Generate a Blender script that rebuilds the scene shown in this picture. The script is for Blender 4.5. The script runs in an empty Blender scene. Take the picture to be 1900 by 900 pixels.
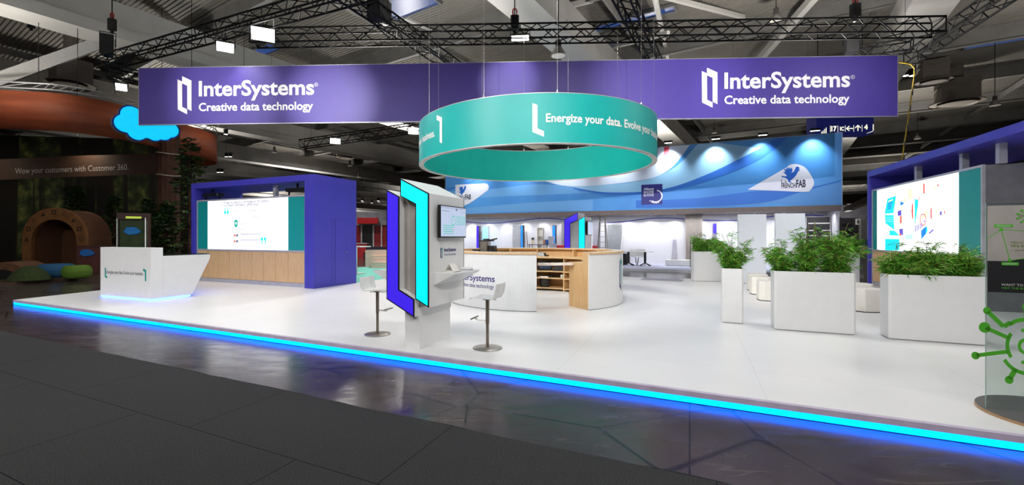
import bpy, bmesh, math, random
from mathutils import Vector, Matrix
random.seed(7)
S = bpy.context.scene
COL = S.collection
PI = math.pi
def rad(a): return a * PI / 180

# ------------------------------------------------------------------ camera, world, exposure
cam_d = bpy.data.cameras.new('camera')
cam_d.sensor_width = 36.0
cam_d.lens = 825 / 1900 * 36
cam_d.shift_x = 55 / 1900
cam_d.shift_y = -10 / 1900
cam_d.clip_end = 400
cam = bpy.data.objects.new('camera', cam_d)
cam.location = (0, 0, 1.5)
cam.rotation_euler = (PI / 2, 0, 0)
COL.objects.link(cam)
S.camera = cam
S.view_settings.view_transform = 'Standard'
S.view_settings.look = 'None'
S.view_settings.gamma = 1
S.view_settings.exposure = 0.12
S.view_settings.use_curve_mapping = False
S.cycles.max_bounces = 6
S.cycles.diffuse_bounces = 3
S.cycles.glossy_bounces = 3
S.cycles.transmission_bounces = 4
S.cycles.adaptive_threshold = 0.06
S.cycles.caustics_reflective = False
S.cycles.caustics_refractive = False
W = bpy.data.worlds.new('hall_ambient')  # faint bluish fill added as ambient light through the open near side
S.world = W
W.use_nodes = True
bg = W.node_tree.nodes['Background']
bg.inputs[0].default_value = (0.62, 0.70, 0.85, 1)
bg.inputs[1].default_value = 0.12

FLOOD_W = 44.0          # one truss floodlight
WASH_W = 10500.0           # lamps that wash the hanging banner
FAB_W = 330.0
DOWN_W = 70.0
HALL_W = 300.0
FRONT_W = 930.0          # lamps added on the truss over the aisle to brighten the stand fronts
UP_W = 900.0             # fill lights added to brighten the hall roof

# ------------------------------------------------------------------ helpers
CX, CY, F, EYE = 895.0, 440.0, 825.0, 1.5
def g(px, py, z=0.0):
    Y = F * (EYE - z) / (py - CY)
    return Vector(((px - CX) / F * Y, Y, z))
def at(px, py, Y):
    return Vector(((px - CX) / F * Y, Y, EYE + (CY - py) / F * Y))
def zat(py, Y): return EYE + (CY - py) / F * Y

class Frame:
    def __init__(s, ox, oy, deg):
        s.o = (ox, oy); s.a = rad(deg)
        s.ux = (math.cos(s.a), math.sin(s.a)); s.vy = (-math.sin(s.a), math.cos(s.a))
    def w(s, x, y, z=0.0):
        return Vector((s.o[0] + s.ux[0] * x + s.vy[0] * y, s.o[1] + s.ux[1] * x + s.vy[1] * y, z))
    def lx(s, px, y=0.0):
        r = (px - CX) / F
        bx = s.o[0] + s.vy[0] * y; by = s.o[1] + s.vy[1] * y
        return (r * by - bx) / (s.ux[0] - r * s.ux[1])
    def lz(s, px, py, y=0.0):
        return zat(py, s.w(s.lx(px, y), y).y)
    def loc(s, p):
        dx, dy = p[0] - s.o[0], p[1] - s.o[1]
        return (dx * s.ux[0] + dy * s.ux[1], dx * s.vy[0] + dy * s.vy[1])

def lin(c):
    return tuple((v / 255 / 12.92) if v / 255 <= 0.04045 else ((v / 255 + 0.055) / 1.055) ** 2.4 for v in c)

MATS = {}
def mat(name, rgb, rough=0.5, metal=0.0, var=0.06, scale=6.0, emis=None, es=1.0, bump=0.0, spec=0.5, stretch=(1, 1, 1), rgb2=None, coat=0.0):
    """procedural principled material: noise-driven colour and roughness variation"""
    if name in MATS: return MATS[name]
    m = bpy.data.materials.new(name); m.use_nodes = True
    nt = m.node_tree; N = nt.nodes; L = nt.links
    b = N['Principled BSDF']
    c = lin(rgb)
    tc = N.new('ShaderNodeTexCoord'); mp = N.new('ShaderNodeMapping'); no = N.new('ShaderNodeTexNoise')
    mp.inputs['Scale'].default_value = stretch
    no.inputs['Scale'].default_value = scale; no.inputs['Detail'].default_value = 4
    L.new(tc.outputs['Object'], mp.inputs[0]); L.new(mp.outputs[0], no.inputs['Vector'])
    mx = N.new('ShaderNodeMix'); mx.data_type = 'RGBA'
    c2 = lin(rgb2) if rgb2 else tuple(v * (1 - 2 * var) for v in c)
    c1 = c if rgb2 else tuple(min(1, v * (1 + var)) for v in c)
    mx.inputs[6].default_value = (*c2, 1); mx.inputs[7].default_value = (*c1, 1)
    rp = N.new('ShaderNodeValToRGB'); rp.color_ramp.elements[0].position = 0.3; rp.color_ramp.elements[1].position = 0.7
    L.new(no.outputs['Fac'], rp.inputs[0]); L.new(rp.outputs[0], mx.inputs[0])
    L.new(mx.outputs[2], b.inputs['Base Color'])
    b.inputs['Roughness'].default_value = rough
    b.inputs['Metallic'].default_value = metal
    b.inputs['Specular IOR Level'].default_value = spec
    b.inputs['Coat Weight'].default_value = coat
    if emis is not None:
        b.inputs['Emission Color'].default_value = (*lin(emis), 1)
        b.inputs['Emission Strength'].default_value = es
    if bump:
        bp = N.new('ShaderNodeBump'); bp.inputs['Strength'].default_value = bump; bp.inputs['Distance'].default_value = 0.01
        L.new(no.outputs['Fac'], bp.inputs['Height']); L.new(bp.outputs[0], b.inputs['Normal'])
    MATS[name] = m
    return m

class MB:
    """collects shapes into one bmesh; .M is the current placement"""
    def __init__(s): s.b = bmesh.new(); s.M = Matrix.Identity(4); s.mi = 0
    def _v(s, p): return s.b.verts.new(s.M @ Vector(p))
    def face(s, pts):
        try:
            f = s.b.faces.new([s._v(p) for p in pts]); f.material_index = s.mi; return f
        except ValueError: return None
    def box(s, x0, x1, y0, y1, z0, z1, bev=0.0):
        if bev <= 0:
            v = [s._v(p) for p in ((x0,y0,z0),(x1,y0,z0),(x1,y1,z0),(x0,y1,z0),(x0,y0,z1),(x1,y0,z1),(x1,y1,z1),(x0,y1,z1))]
            for q in ((0,3,2,1),(4,5,6,7),(0,1,5,4),(1,2,6,5),(2,3,7,6),(3,0,4,7)):
                s.b.faces.new([v[i] for i in q]).material_index = s.mi
        else:
            s.prism([(x0+bev,y0),(x1-bev,y0),(x1,y0+bev),(x1,y1-bev),(x1-bev,y1),(x0+bev,y1),(x0,y1-bev),(x0,y0+bev)], z0, z1)
        return s
    def prism(s, poly, z0, z1):
        """polygon in XY raised from z0 to z1"""
        n = len(poly)
        a = [s._v((p[0], p[1], z0)) for p in poly]; c = [s._v((p[0], p[1], z1)) for p in poly]
        fs = [s.b.faces.new(list(reversed(a))), s.b.faces.new(c)]
        for i in range(n): fs.append(s.b.faces.new([a[i], a[(i+1)%n], c[(i+1)%n], c[i]]))
        for f in fs: f.material_index = s.mi
        return s
    def prism_xz(s, poly, y0, y1):
        """polygon in XZ extruded along y"""
        n = len(poly)
        a = [s._v((p[0], y0, p[1])) for p in poly]; c = [s._v((p[0], y1, p[1])) for p in poly]
        fs = [s.b.faces.new(a), s.b.faces.new(list(reversed(c)))]
        for i in range(n): fs.append(s.b.faces.new([a[(i+1)%n], a[i], c[i], c[(i+1)%n]]))
        for f in fs: f.material_index = s.mi
        return s
    def prism_yz(s, poly, x0, x1):
        n = len(poly)
        a = [s._v((x0, p[0], p[1])) for p in poly]; c = [s._v((x1, p[0], p[1])) for p in poly]
        fs = [s.b.faces.new(list(reversed(a))), s.b.faces.new(c)]
        for i in range(n): fs.append(s.b.faces.new([a[i], a[(i+1)%n], c[(i+1)%n], c[i]]))
        for f in fs: f.material_index = s.mi
        return s
    def tube(s, p0, p1, r, n=8, r1=None):
        p0, p1 = Vector(p0), Vector(p1); d = p1 - p0
        if d.length < 1e-6: return s
        d.normalize(); r1 = r if r1 is None else r1
        u = d.cross(Vector((0, 0, 1)))
        if u.length < 1e-3: u = d.cross(Vector((1, 0, 0)))
        u.normalize(); w = d.cross(u)
        A = []; B = []
        for i in range(n):
            t = 2 * PI * i / n; o = u * math.cos(t) + w * math.sin(t)
            A.append(s._v(p0 + o * r)); B.append(s._v(p1 + o * r1))
        fs = [s.b.faces.new(A), s.b.faces.new(list(reversed(B)))]
        for i in range(n): fs.append(s.b.faces.new([A[(i+1)%n], A[i], B[i], B[(i+1)%n]]))
        for f in fs: f.material_index = s.mi
        return s
    def path(s, pts, r, n=8):
        for a, b in zip(pts[:-1], pts[1:]): s.tube(a, b, r, n)
        return s
    def lathe(s, prof, n=32, c=(0, 0, 0)):
        """profile of (radius, z) turned about the vertical through c"""
        rings = []
        for r, z in prof:
            rings.append([s._v((c[0] + r * math.cos(2*PI*i/n), c[1] + r * math.sin(2*PI*i/n), c[2] + z)) for i in range(n)] if r > 1e-6 else [s._v((c[0], c[1], c[2] + z))])
        for A, B in zip(rings[:-1], rings[1:]):
            for i in range(n):
                j = (i + 1) % n
                if len(A) == 1 and len(B) == 1: continue
                if len(A) == 1: q = [A[0], B[j], B[i]]
                elif len(B) == 1: q = [A[i], A[j], B[0]]
                else: q = [A[i], A[j], B[j], B[i]]
                s.b.faces.new(q).material_index = s.mi
        return s
    def arc_wall(s, c, r0, r1, a0, a1, z0, z1, n=48):
        """sector of a thick ring, angles in degrees"""
        rows = []
        for i in range(n + 1):
            t = rad(a0 + (a1 - a0) * i / n); co, si = math.cos(t), math.sin(t)
            rows.append([s._v((c[0]+r*co, c[1]+r*si, z)) for r, z in ((r0,z0),(r1,z0),(r1,z1),(r0,z1))])
        for A, B in zip(rows[:-1], rows[1:]):
            for k in range(4):
                s.b.faces.new([A[k], A[(k+1)%4], B[(k+1)%4], B[k]]).material_index = s.mi
        if abs(a1 - a0) < 359.9:
            s.b.faces.new(list(reversed(rows[0]))).material_index = s.mi; s.b.faces.new(rows[-1]).material_index = s.mi
        return s
    def mesh(s, name, smooth=False, keep=False):
        if not keep: bmesh.ops.recalc_face_normals(s.b, faces=s.b.faces[:])
        me = bpy.data.meshes.new(name); s.b.to_mesh(me); s.b.free()
        if smooth:
            for p in me.polygons: p.use_smooth = True
        return me
    def obj(s, name, m, parent=None, smooth=False, bevel=0.0, keep=False):
        o = bpy.data.objects.new(name, s.mesh(name, smooth, keep))
        for x in (m if isinstance(m, (list, tuple)) else [m]): o.data.materials.append(x)
        COL.objects.link(o)
        if parent: o.parent = parent
        if bevel:
            md = o.modifiers.new('edge', 'BEVEL'); md.width = bevel; md.segments = 2; md.limit_method = 'ANGLE'
        if smooth:
            md = o.modifiers.new('split', 'EDGE_SPLIT'); md.split_angle = rad(40)
        return o

def tag(o, label, cat, group=None, kind=None):
    o['label'] = label; o['category'] = cat
    if group: o['group'] = group
    if kind: o['kind'] = kind
    return o
def thing(name, label, cat, loc=(0, 0, 0), deg=0.0, group=None):
    o = bpy.data.objects.new(name, None); o.empty_display_size = 0.1; COL.objects.link(o)
    o.location = loc; o.rotation_euler = (0, 0, rad(deg))
    return tag(o, label, cat, group)
def struct(o):
    o['kind'] = 'structure'; return o
def dup(root, loc, deg, label, group=None):
    r = root.copy(); COL.objects.link(r); r.location = loc; r.rotation_euler = (0, 0, rad(deg)); r['label'] = label
    if group: r['group'] = group
    for ch in list(root.children):
        c = ch.copy(); COL.objects.link(c); c.parent = r
        for q in list(ch.children):
            d = q.copy(); COL.objects.link(d); d.parent = c
    return r
def lamp(kind, name, loc, power, color=(1, 1, 1), parent=None, aim=None, size=0.2, size_y=None, spot=90, blend=0.6):
    d = bpy.data.lights.new(name, kind); d.energy = power; d.color = color
    if kind == 'AREA':
        d.shape = 'RECTANGLE' if size_y else 'SQUARE'; d.size = size; d.spread = rad(spot if spot != 90 else 150)
        if size_y: d.size_y = size_y
    elif kind == 'SPOT':
        d.spot_size = rad(spot); d.spot_blend = blend; d.shadow_soft_size = size
    else: d.shadow_soft_size = size
    o = bpy.data.objects.new(name, d); COL.objects.link(o); o.location = loc
    if parent: o.parent = parent
    if aim is not None:
        o.rotation_euler = (Vector(aim) - Vector(loc)).to_track_quat('-Z', 'Y').to_euler()
    return o

# lettering ----------------------------------------------------------
def text_verts(s, bold=0.0):
    cu = bpy.data.curves.new('lettering', 'FONT'); cu.body = s; cu.size = 1; cu.offset = bold; cu.resolution_u = 3
    o = bpy.data.objects.new('lettering', cu); COL.objects.link(o)
    dg = bpy.context.evaluated_depsgraph_get(); dg.update()
    me = bpy.data.meshes.new_from_object(o.evaluated_get(dg))
    vs = [(v.co.x, v.co.y) for v in me.vertices]; fs = [tuple(p.vertices) for p in me.polygons]
    bpy.data.objects.remove(o); bpy.data.curves.remove(cu); bpy.data.meshes.remove(me)
    return vs, fs
class Print:
    """flat print: polygons and lettering gathered in (s, t) coordinates, mapped to the surface by fn(s, t) -> (x, y, z)"""
    def __init__(s): s.v = []; s.f = []; s.mi = []; s.lay = []; s.n = 0
    def poly(s, pts, mi=0):
        n = len(s.v); s.v += [(p[0], p[1]) for p in pts]; s.f.append(tuple(range(n, n + len(pts)))); s.mi.append(mi); s.n += 1; s.lay.append(s.n); return s
    def rect(s, x0, y0, x1, y1, mi=0): return s.poly([(x0,y0),(x1,y0),(x1,y1),(x0,y1)], mi)
    def disc(s, x, y, rx, ry=None, mi=0, n=24):
        ry = ry or rx
        return s.poly([(x + rx*math.cos(2*PI*i/n), y + ry*math.sin(2*PI*i/n)) for i in range(n)], mi)
    def ring(s, x, y, r0, r1, a0=0, a1=360, mi=0, n=24, asp=1.0):
        for i in range(n):
            t, u = rad(a0 + (a1-a0)*i/n), rad(a0 + (a1-a0)*(i+1)/n)
            s.poly([(x+r0*math.cos(t), y+asp*r0*math.sin(t)), (x+r1*math.cos(t), y+asp*r1*math.sin(t)), (x+r1*math.cos(u), y+asp*r1*math.sin(u)), (x+r0*math.cos(u), y+asp*r0*math.sin(u))], mi)
        return s
    def line(s, pts, w, mi=0):
        for a, b in zip(pts[:-1], pts[1:]):
            dx, dy = b[0]-a[0], b[1]-a[1]; l = math.hypot(dx, dy) or 1; nx, ny = -dy/l*w/2, dx/l*w/2
            s.poly([(a[0]+nx,a[1]+ny),(a[0]-nx,a[1]-ny),(b[0]-nx,b[1]-ny),(b[0]+nx,b[1]+ny)], mi)
        return s
    def text(s, t, x, y, w=None, cap=None, mi=0, bold=0.0, align='L', slope=0.0):
        """x, y: start of the base line; w: total width; cap: height of a capital"""
        vs, fs = text_verts(t, bold)
        if not vs: return s
        x0 = min(p[0] for p in vs); x1 = max(p[0] for p in vs)
        ky = cap / 0.69 if cap else w / (x1 - x0)
        kx = w / (x1 - x0) if w else ky
        ww = kx * (x1 - x0); off = {'L': 0, 'C': -ww/2, 'R': -ww}[align]
        n = len(s.v)
        s.v += [(x + off + (p[0]-x0)*kx, y + p[1]*ky + slope*(off + (p[0]-x0)*kx)) for p in vs]
        s.n += 1
        for f in fs: s.f.append(tuple(i + n for i in f)); s.mi.append(mi); s.lay.append(s.n)
        return s
    def obj(s, name, mats, fn, parent=None, layered=False):
        me = bpy.data.meshes.new(name); V = [fn(*p) for p in s.v]
        if layered:                       # later prints lie a hair in front of earlier ones
            st = min(1e-4, 0.003 / max(1, s.n))
            for k, f in zip(s.lay, s.f):
                for i in f: V[i] = (V[i][0], fn(*s.v[i])[1] - st * k, V[i][2])
        me.from_pydata(V, [], s.f); me.update()
        for m in (mats if isinstance(mats, (list, tuple)) else [mats]): me.materials.append(m)
        for p, k in zip(me.polygons, s.mi): p.material_index = k
        o = bpy.data.objects.new(name, me); COL.objects.link(o)
        if parent: o.parent = parent
        return o

# ------------------------------------------------------------------ materials
WHITE = mat('white_laminate', (236, 236, 236), 0.35, var=0.01)
WHITE_DECK = mat('white_deck_boards', (240, 240, 241), 0.32, var=0.012, scale=1.2)
OFFWHITE = mat('offwhite_leather', (232, 228, 220), 0.5, var=0.02)
LETTER_WHITE = mat('white_print', (245, 243, 240), 0.5, var=0.01)
PURPLE = mat('purple_fabric', (66, 49, 140), 0.5, var=0.03, scale=3, spec=0.6)
PURPLE_EDGE = mat('silver_edge', (170, 168, 175), 0.4, 0.6)
TEAL = mat('teal_fabric', (0, 170, 165), 0.48, var=0.02, scale=3, spec=0.6)
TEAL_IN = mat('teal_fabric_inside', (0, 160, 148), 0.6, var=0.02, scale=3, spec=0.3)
TEALP = mat('teal_panel', (0, 152, 148), 0.5, var=0.02)
BLUEWALL = mat('blue_violet_laminate', (66, 62, 178), 0.42, var=0.02, scale=2)
GREY_FRAME = mat('grey_aluminium', (186, 186, 192), 0.4, 0.2)
GREY_MID = mat('grey_panel', (120, 120, 124), 0.55)
GREY_DK = mat('dark_grey_panel', (74, 74, 78), 0.6)
WOOD = mat('birch_wood', (222, 186, 138), 0.45, scale=3.0, stretch=(14, 14, 1), rgb2=(204, 164, 114))
WOODH = mat('birch_edge', (226, 190, 142), 0.45, scale=4.0, stretch=(3, 3, 14), rgb2=(205, 166, 118))
BLACK = mat('black_plastic', (18, 18, 20), 0.4)
BLACK_M = mat('black_metal', (22, 22, 26), 0.38, 0.3, var=0.1)
TRUSS = mat('matt_black_truss', (7, 7, 8), 0.6, var=0.1, spec=0.2)
STEEL = mat('brushed_steel', (170, 165, 158), 0.3, 0.9, scale=20)
CHROME = mat('polished_steel', (200, 200, 200), 0.16, 1.0)
CYAN_L = mat('cyan_light_panel', (0, 200, 220), 0.4, emis=(0, 228, 246), es=1.0)
INDIGO_L = mat('indigo_light_panel', (40, 20, 150), 0.4, emis=(56, 32, 208), es=1.0)
STRIP_L = mat('cyan_light_strip', (0, 60, 200), 0.4, emis=(0, 106, 255), es=6.5)
DESK_L = mat('blue_white_light_strip', (120, 150, 255), 0.4, emis=(74, 104, 255), es=6.0)
SCREEN_W = mat('lit_white_screen', (200, 200, 200), 0.4, emis=(255, 255, 255), es=1.15, var=0.0)
INK = mat('dark_violet_print', (48, 38, 120), 0.5)
INK_DK = mat('dark_print', (40, 40, 62), 0.5)
TEAL_INK = mat('teal_print', (20, 160, 150), 0.5)
NAVY = mat('navy_panel', (38, 32, 118), 0.5)
SOIL = mat('soil', (60, 46, 30), 0.9, bump=0.6, scale=40, var=0.25)

def floor_mat():
    m = bpy.data.materials.new('stained_concrete'); m.use_nodes = True
    nt = m.node_tree; N = nt.nodes; L = nt.links; b = N['Principled BSDF']
    tc = N.new('ShaderNodeTexCoord')
    def noise(sc, det, st=(1, 1, 1), dist=0.0):
        mp = N.new('ShaderNodeMapping'); mp.inputs['Scale'].default_value = st; mp.inputs['Rotation'].default_value = (0, 0, 0.4)
        n = N.new('ShaderNodeTexNoise'); n.inputs['Scale'].default_value = sc; n.inputs['Detail'].default_value = det; n.inputs['Distortion'].default_value = dist
        L.new(tc.outputs['Object'], mp.inputs[0]); L.new(mp.outputs[0], n.inputs['Vector']); return n.outputs['Fac']
    def ramp(inp, a, b_, ca, cb):
        r = N.new('ShaderNodeValToRGB'); r.color_ramp.elements[0].position = a; r.color_ramp.elements[1].position = b_
        r.color_ramp.elements[0].color = (*ca, 1); r.color_ramp.elements[1].color = (*cb, 1); L.new(inp, r.inputs[0]); return r.outputs[0]
    base = ramp(noise(0.5, 8), 0.3, 0.75, lin((54, 47, 45)), lin((80, 71, 67)))
    def ridge(sc, st, rot, wid):      # thin scratch lines where a stretched noise crosses its middle
        mp = N.new('ShaderNodeMapping'); mp.inputs['Scale'].default_value = st; mp.inputs['Rotation'].default_value = (0, 0, rot)
        n = N.new('ShaderNodeTexNoise'); n.inputs['Scale'].default_value = sc; n.inputs['Detail'].default_value = 2
        L.new(tc.outputs['Object'], mp.inputs[0]); L.new(mp.outputs[0], n.inputs['Vector'])
        a = N.new('ShaderNodeMath'); a.operation = 'SUBTRACT'; a.inputs[1].default_value = 0.5; L.new(n.outputs['Fac'], a.inputs[0])
        c = N.new('ShaderNodeMath'); c.operation = 'ABSOLUTE'; L.new(a.outputs[0], c.inputs[0])
        return ramp(c.outputs[0], 0.0, wid, (1, 1, 1), (0, 0, 0))
    r1, r2 = ridge(1.4, (0.25, 3.0, 1), 0.5, 0.012), ridge(1.1, (0.2, 2.6, 1), -0.9, 0.010)
    mr = N.new('ShaderNodeMath'); mr.operation = 'MAXIMUM'; L.new(r1, mr.inputs[0]); L.new(r2, mr.inputs[1])
    ms = N.new('ShaderNodeMath'); ms.operation = 'MULTIPLY'; L.new(mr.outputs[0], ms.inputs[0]); L.new(ramp(noise(0.8, 4), 0.45, 0.62, (0, 0, 0), (1, 1, 1)), ms.inputs[1])
    scuff = ms.outputs[0]
    v = N.new('ShaderNodeTexVoronoi'); v.feature = 'DISTANCE_TO_EDGE'; v.inputs['Scale'].default_value = 0.7
    L.new(tc.outputs['Object'], v.inputs['Vector'])
    crack = ramp(v.outputs['Distance'], 0.0, 0.012, (1, 1, 1), (0, 0, 0))
    bk = N.new('ShaderNodeTexBrick'); bk.inputs['Scale'].default_value = 1.0; bk.inputs['Mortar Size'].default_value = 0.006
    bk.inputs['Brick Width'].default_value = 2.4; bk.inputs['Row Height'].default_value = 2.4; bk.offset = 0
    mp = N.new('ShaderNodeMapping'); mp.inputs['Rotation'].default_value = (0, 0, rad(25)); L.new(tc.outputs['Object'], mp.inputs[0]); L.new(mp.outputs[0], bk.inputs['Vector'])
    m1 = N.new('ShaderNodeMix'); m1.data_type = 'RGBA'; m1.inputs[7].default_value = (*lin((100, 90, 86)), 1)
    sc2 = N.new('ShaderNodeMath'); sc2.operation = 'MULTIPLY'; sc2.inputs[1].default_value = 0.6; L.new(scuff, sc2.inputs[0])
    L.new(sc2.outputs[0], m1.inputs[0]); L.new(base, m1.inputs[6])
    m2 = N.new('ShaderNodeMix'); m2.data_type = 'RGBA'; m2.inputs[7].default_value = (0.008, 0.007, 0.006, 1)
    mxx = N.new('ShaderNodeMath'); mxx.operation = 'MAXIMUM'; L.new(crack, mxx.inputs[0]); L.new(bk.outputs['Fac'], mxx.inputs[1])
    L.new(mxx.outputs[0], m2.inputs[0]); L.new(m1.outputs[2], m2.inputs[6])
    L.new(m2.outputs[2], b.inputs['Base Color'])
    L.new(ramp(noise(3.0, 9, (1, 3, 1)), 0.3, 0.75, (0.15,)*3, (0.3,)*3), b.inputs['Roughness'])
    bp = N.new('ShaderNodeBump'); bp.inputs['Strength'].default_value = 0.025; bp.inputs['Distance'].default_value = 0.01
    L.new(noise(9, 8), bp.inputs['Height']); L.new(bp.outputs[0], b.inputs['Normal'])
    return m
def carpet_mat():
    m = bpy.data.materials.new('grey_aisle_carpet'); m.use_nodes = True
    nt = m.node_tree; N = nt.nodes; L = nt.links; b = N['Principled BSDF']
    tc = N.new('ShaderNodeTexCoord')
    n = N.new('ShaderNodeTexNoise'); n.inputs['Scale'].default_value = 130; n.inputs['Detail'].default_value = 6
    L.new(tc.outputs['Object'], n.inputs['Vector'])
    r = N.new('ShaderNodeValToRGB'); r.color_ramp.elements[0].position = 0.3; r.color_ramp.elements[1].position = 0.72
    r.color_ramp.elements[0].color = (*lin((30, 30, 31)), 1); r.color_ramp.elements[1].color = (*lin((76, 76, 75)), 1)
    L.new(n.outputs['Fac'], r.inputs[0])
    bk = N.new('ShaderNodeTexBrick'); bk.inputs['Scale'].default_value = 1.0; bk.inputs['Mortar Size'].default_value = 0.004
    bk.inputs['Brick Width'].default_value = 2.0; bk.inputs['Row Height'].default_value = 1.0; bk.offset = 0.37
    L.new(tc.outputs['Object'], bk.inputs['Vector'])
    mx = N.new('ShaderNodeMix'); mx.data_type = 'RGBA'; mx.inputs[7].default_value = (0.006, 0.006, 0.006, 1)
    L.new(bk.outputs['Fac'], mx.inputs[0]); L.new(r.outputs[0], mx.inputs[6]); L.new(mx.outputs[2], b.inputs['Base Color'])
    b.inputs['Roughness'].default_value = 0.95; b.inputs['Specular IOR Level'].default_value = 0.15
    bp = N.new('ShaderNodeBump'); bp.inputs['Strength'].default_value = 0.6; bp.inputs['Distance'].default_value = 0.006
    L.new(n.outputs['Fac'], bp.inputs['Height']); L.new(bp.outputs[0], b.inputs['Normal'])
    return m
def glass_mat(name, tint=(235, 245, 242), refl=0.10):
    m = bpy.data.materials.new(name); m.use_nodes = True
    nt = m.node_tree; N = nt.nodes; L = nt.links; N.remove(N['Principled BSDF'])
    t = N.new('ShaderNodeBsdfTransparent'); t.inputs[0].default_value = (*lin(tint), 1)
    gl = N.new('ShaderNodeBsdfGlossy'); gl.inputs['Roughness'].default_value = 0.03
    lw = N.new('ShaderNodeLayerWeight'); lw.inputs['Blend'].default_value = 0.12; pw = N.new('ShaderNodeMath'); pw.operation = 'MULTIPLY_ADD'; pw.inputs[1].default_value = 0.5; pw.inputs[2].default_value = 0.03; L.new(lw.outputs['Facing'], pw.inputs[0])
    mx = N.new('ShaderNodeMixShader'); L.new(pw.outputs[0], mx.inputs[0]); L.new(t.outputs[0], mx.inputs[1]); L.new(gl.outputs[0], mx.inputs[2])
    L.new(mx.outputs[0], N['Material Output'].inputs[0]); return m
def forest_mat():
    m = bpy.data.materials.new('forest_print_fabric'); m.use_nodes = True
    nt = m.node_tree; N = nt.nodes; L = nt.links; b = N['Principled BSDF']
    tc = N.new('ShaderNodeTexCoord')
    def nz(sc, st, det=6):
        mp = N.new('ShaderNodeMapping'); mp.inputs['Scale'].default_value = st; n = N.new('ShaderNodeTexNoise')
        n.inputs['Scale'].default_value = sc; n.inputs['Detail'].default_value = det; L.new(tc.outputs['Object'], mp.inputs[0]); L.new(mp.outputs[0], n.inputs['Vector']); return n.outputs['Fac']
    r = N.new('ShaderNodeValToRGB'); e = r.color_ramp.elements
    e[0].position = 0.35; e[0].color = (*lin((16, 22, 12)), 1); e[1].position = 0.75; e[1].color = (*lin((150, 150, 84)), 1)
    x = e.new(0.5); x.color = (*lin((44, 58, 26)), 1); x = e.new(0.6); x.color = (*lin((86, 92, 44)), 1)
    L.new(nz(1.6, (1, 1, 0.8), 9), r.inputs[0])
    t = N.new('ShaderNodeValToRGB'); t.color_ramp.elements[0].position = 0.47; t.color_ramp.elements[1].position = 0.53
    L.new(nz(1.1, (1, 1, 0.03), 3), t.inputs[0])
    mx = N.new('ShaderNodeMix'); mx.data_type = 'RGBA'; mx.inputs[6].default_value = (*lin((22, 16, 12)), 1)
    L.new(t.outputs[0], mx.inputs[0]); L.new(r.outputs[0], mx.inputs[7]); L.new(mx.outputs[2], b.inputs['Base Color'])
    b.inputs['Roughness'].default_value = 0.8; return m

# ================================================================== SETTING: hall
HALL_Z = -0.12
mb = MB(); mb.box(-150, 170, -12, 165, HALL_Z - 0.3, HALL_Z); struct(mb.obj('floor', floor_mat()))
# aisle carpet, its edge a little ragged
CF = Frame(1.55, 2.94, -25.6)
edge = [(-34 + i * 0.25, 0.008 * math.sin(i * 0.9) + random.uniform(-0.012, 0.012)) for i in range(0, 300)]
mb = MB(); mb.prism([(-34, -16)] + [(40.8, -16)] + list(reversed(edge)), 0, 0.008)
o = struct(mb.obj('floor_carpet', carpet_mat())); o.location = (CF.o[0], CF.o[1], HALL_Z); o.rotation_euler = (0, 0, CF.a)

WALLM = mat('hall_wall', (84, 84, 90), 0.8, var=0.1, scale=0.6)
mb = MB(); mb.box(-150, 170, 165, 165.4, HALL_Z, 15); struct(mb.obj('wall_back', WALLM))
mb = MB(); mb.box(-150.4, -150, -12, 165.4, HALL_Z, 15); struct(mb.obj('wall_left', WALLM))
mb = MB(); mb.box(170, 170.4, -12, 165.4, HALL_Z, 15); struct(mb.obj('wall_right', WALLM))

# roof: ribbed sheet deck, box girders, purlins, struts, skylights
GF = Frame(1.45, 18.5, -34)
DECK = mat('ribbed_steel_deck', (128, 124, 116), 0.6, var=0.06, scale=0.5)
GIRD = mat('grey_concrete_girder', (190, 188, 182), 0.7, var=0.08, scale=0.5)
PURL = mat('grey_steel_purlin', (140, 138, 134), 0.6, var=0.1, scale=1)
mb = MB()
prof = []
y = -60.0
while y < 200:
    prof += [(y, 13.5), (y + 0.10, 13.5), (y + 0.12, 13.55), (y + 0.20, 13.55)]; y += 0.22
top = [(prof[-1][0], 13.9), (prof[0][0], 13.9)]
vs = [[(x, p[0], p[1]) for p in prof] for x in (-170, 190)]
for a in range(len(prof) - 1):
    mb.face([vs[0][a], vs[0][a+1], vs[1][a+1], vs[1][a]])
mb.face([(-170, -60, 13.9), (190, -60, 13.9), (190, 200, 13.9), (-170, 200, 13.9)])
def put(o): o.location = (GF.o[0], GF.o[1], 0); o.rotation_euler = (0, 0, GF.a); return struct(o)
put(mb.obj('ceiling', DECK, keep=True))
girder_x = [-142, -128, -114, -100, -86, -72, -58, -44, -30, -16.5, 0.6, 14, 28, 42, 56, 70]
for gx in girder_x:
    mb = MB(); mb.box(gx - 0.75, gx + 0.75, -40, 190, 10.5, 11.0); mb.box(gx - 0.55, gx + 0.55, -40, 190, 11.0, 12.2)
    for k in range(22): mb.box(gx - 0.77, gx + 0.77, -38 + 10 * k, -37.93 + 10 * k, 10.48, 11.02)
    put(mb.obj('ceiling_girder', GIRD))
for k in range(26):
    py = -30 + 8.5 * k
    mb = MB(); mb.box(-165, 120, py - 0.11, py + 0.11, 12.55, 12.62); mb.box(-165, 120, py - 0.03, py + 0.03, 12.62, 13.4); mb.box(-165, 120, py - 0.14, py + 0.14, 13.4, 13.5)
    put(mb.obj('ceiling_purlin', PURL))
for k in range(14):
    px_ = -75 + 11 * k
    mb = MB(); mb.box(px_ - 0.05, px_ + 0.05, -40, 190, 12.9, 13.3); put(mb.obj('ceiling_tie', PURL))
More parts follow.
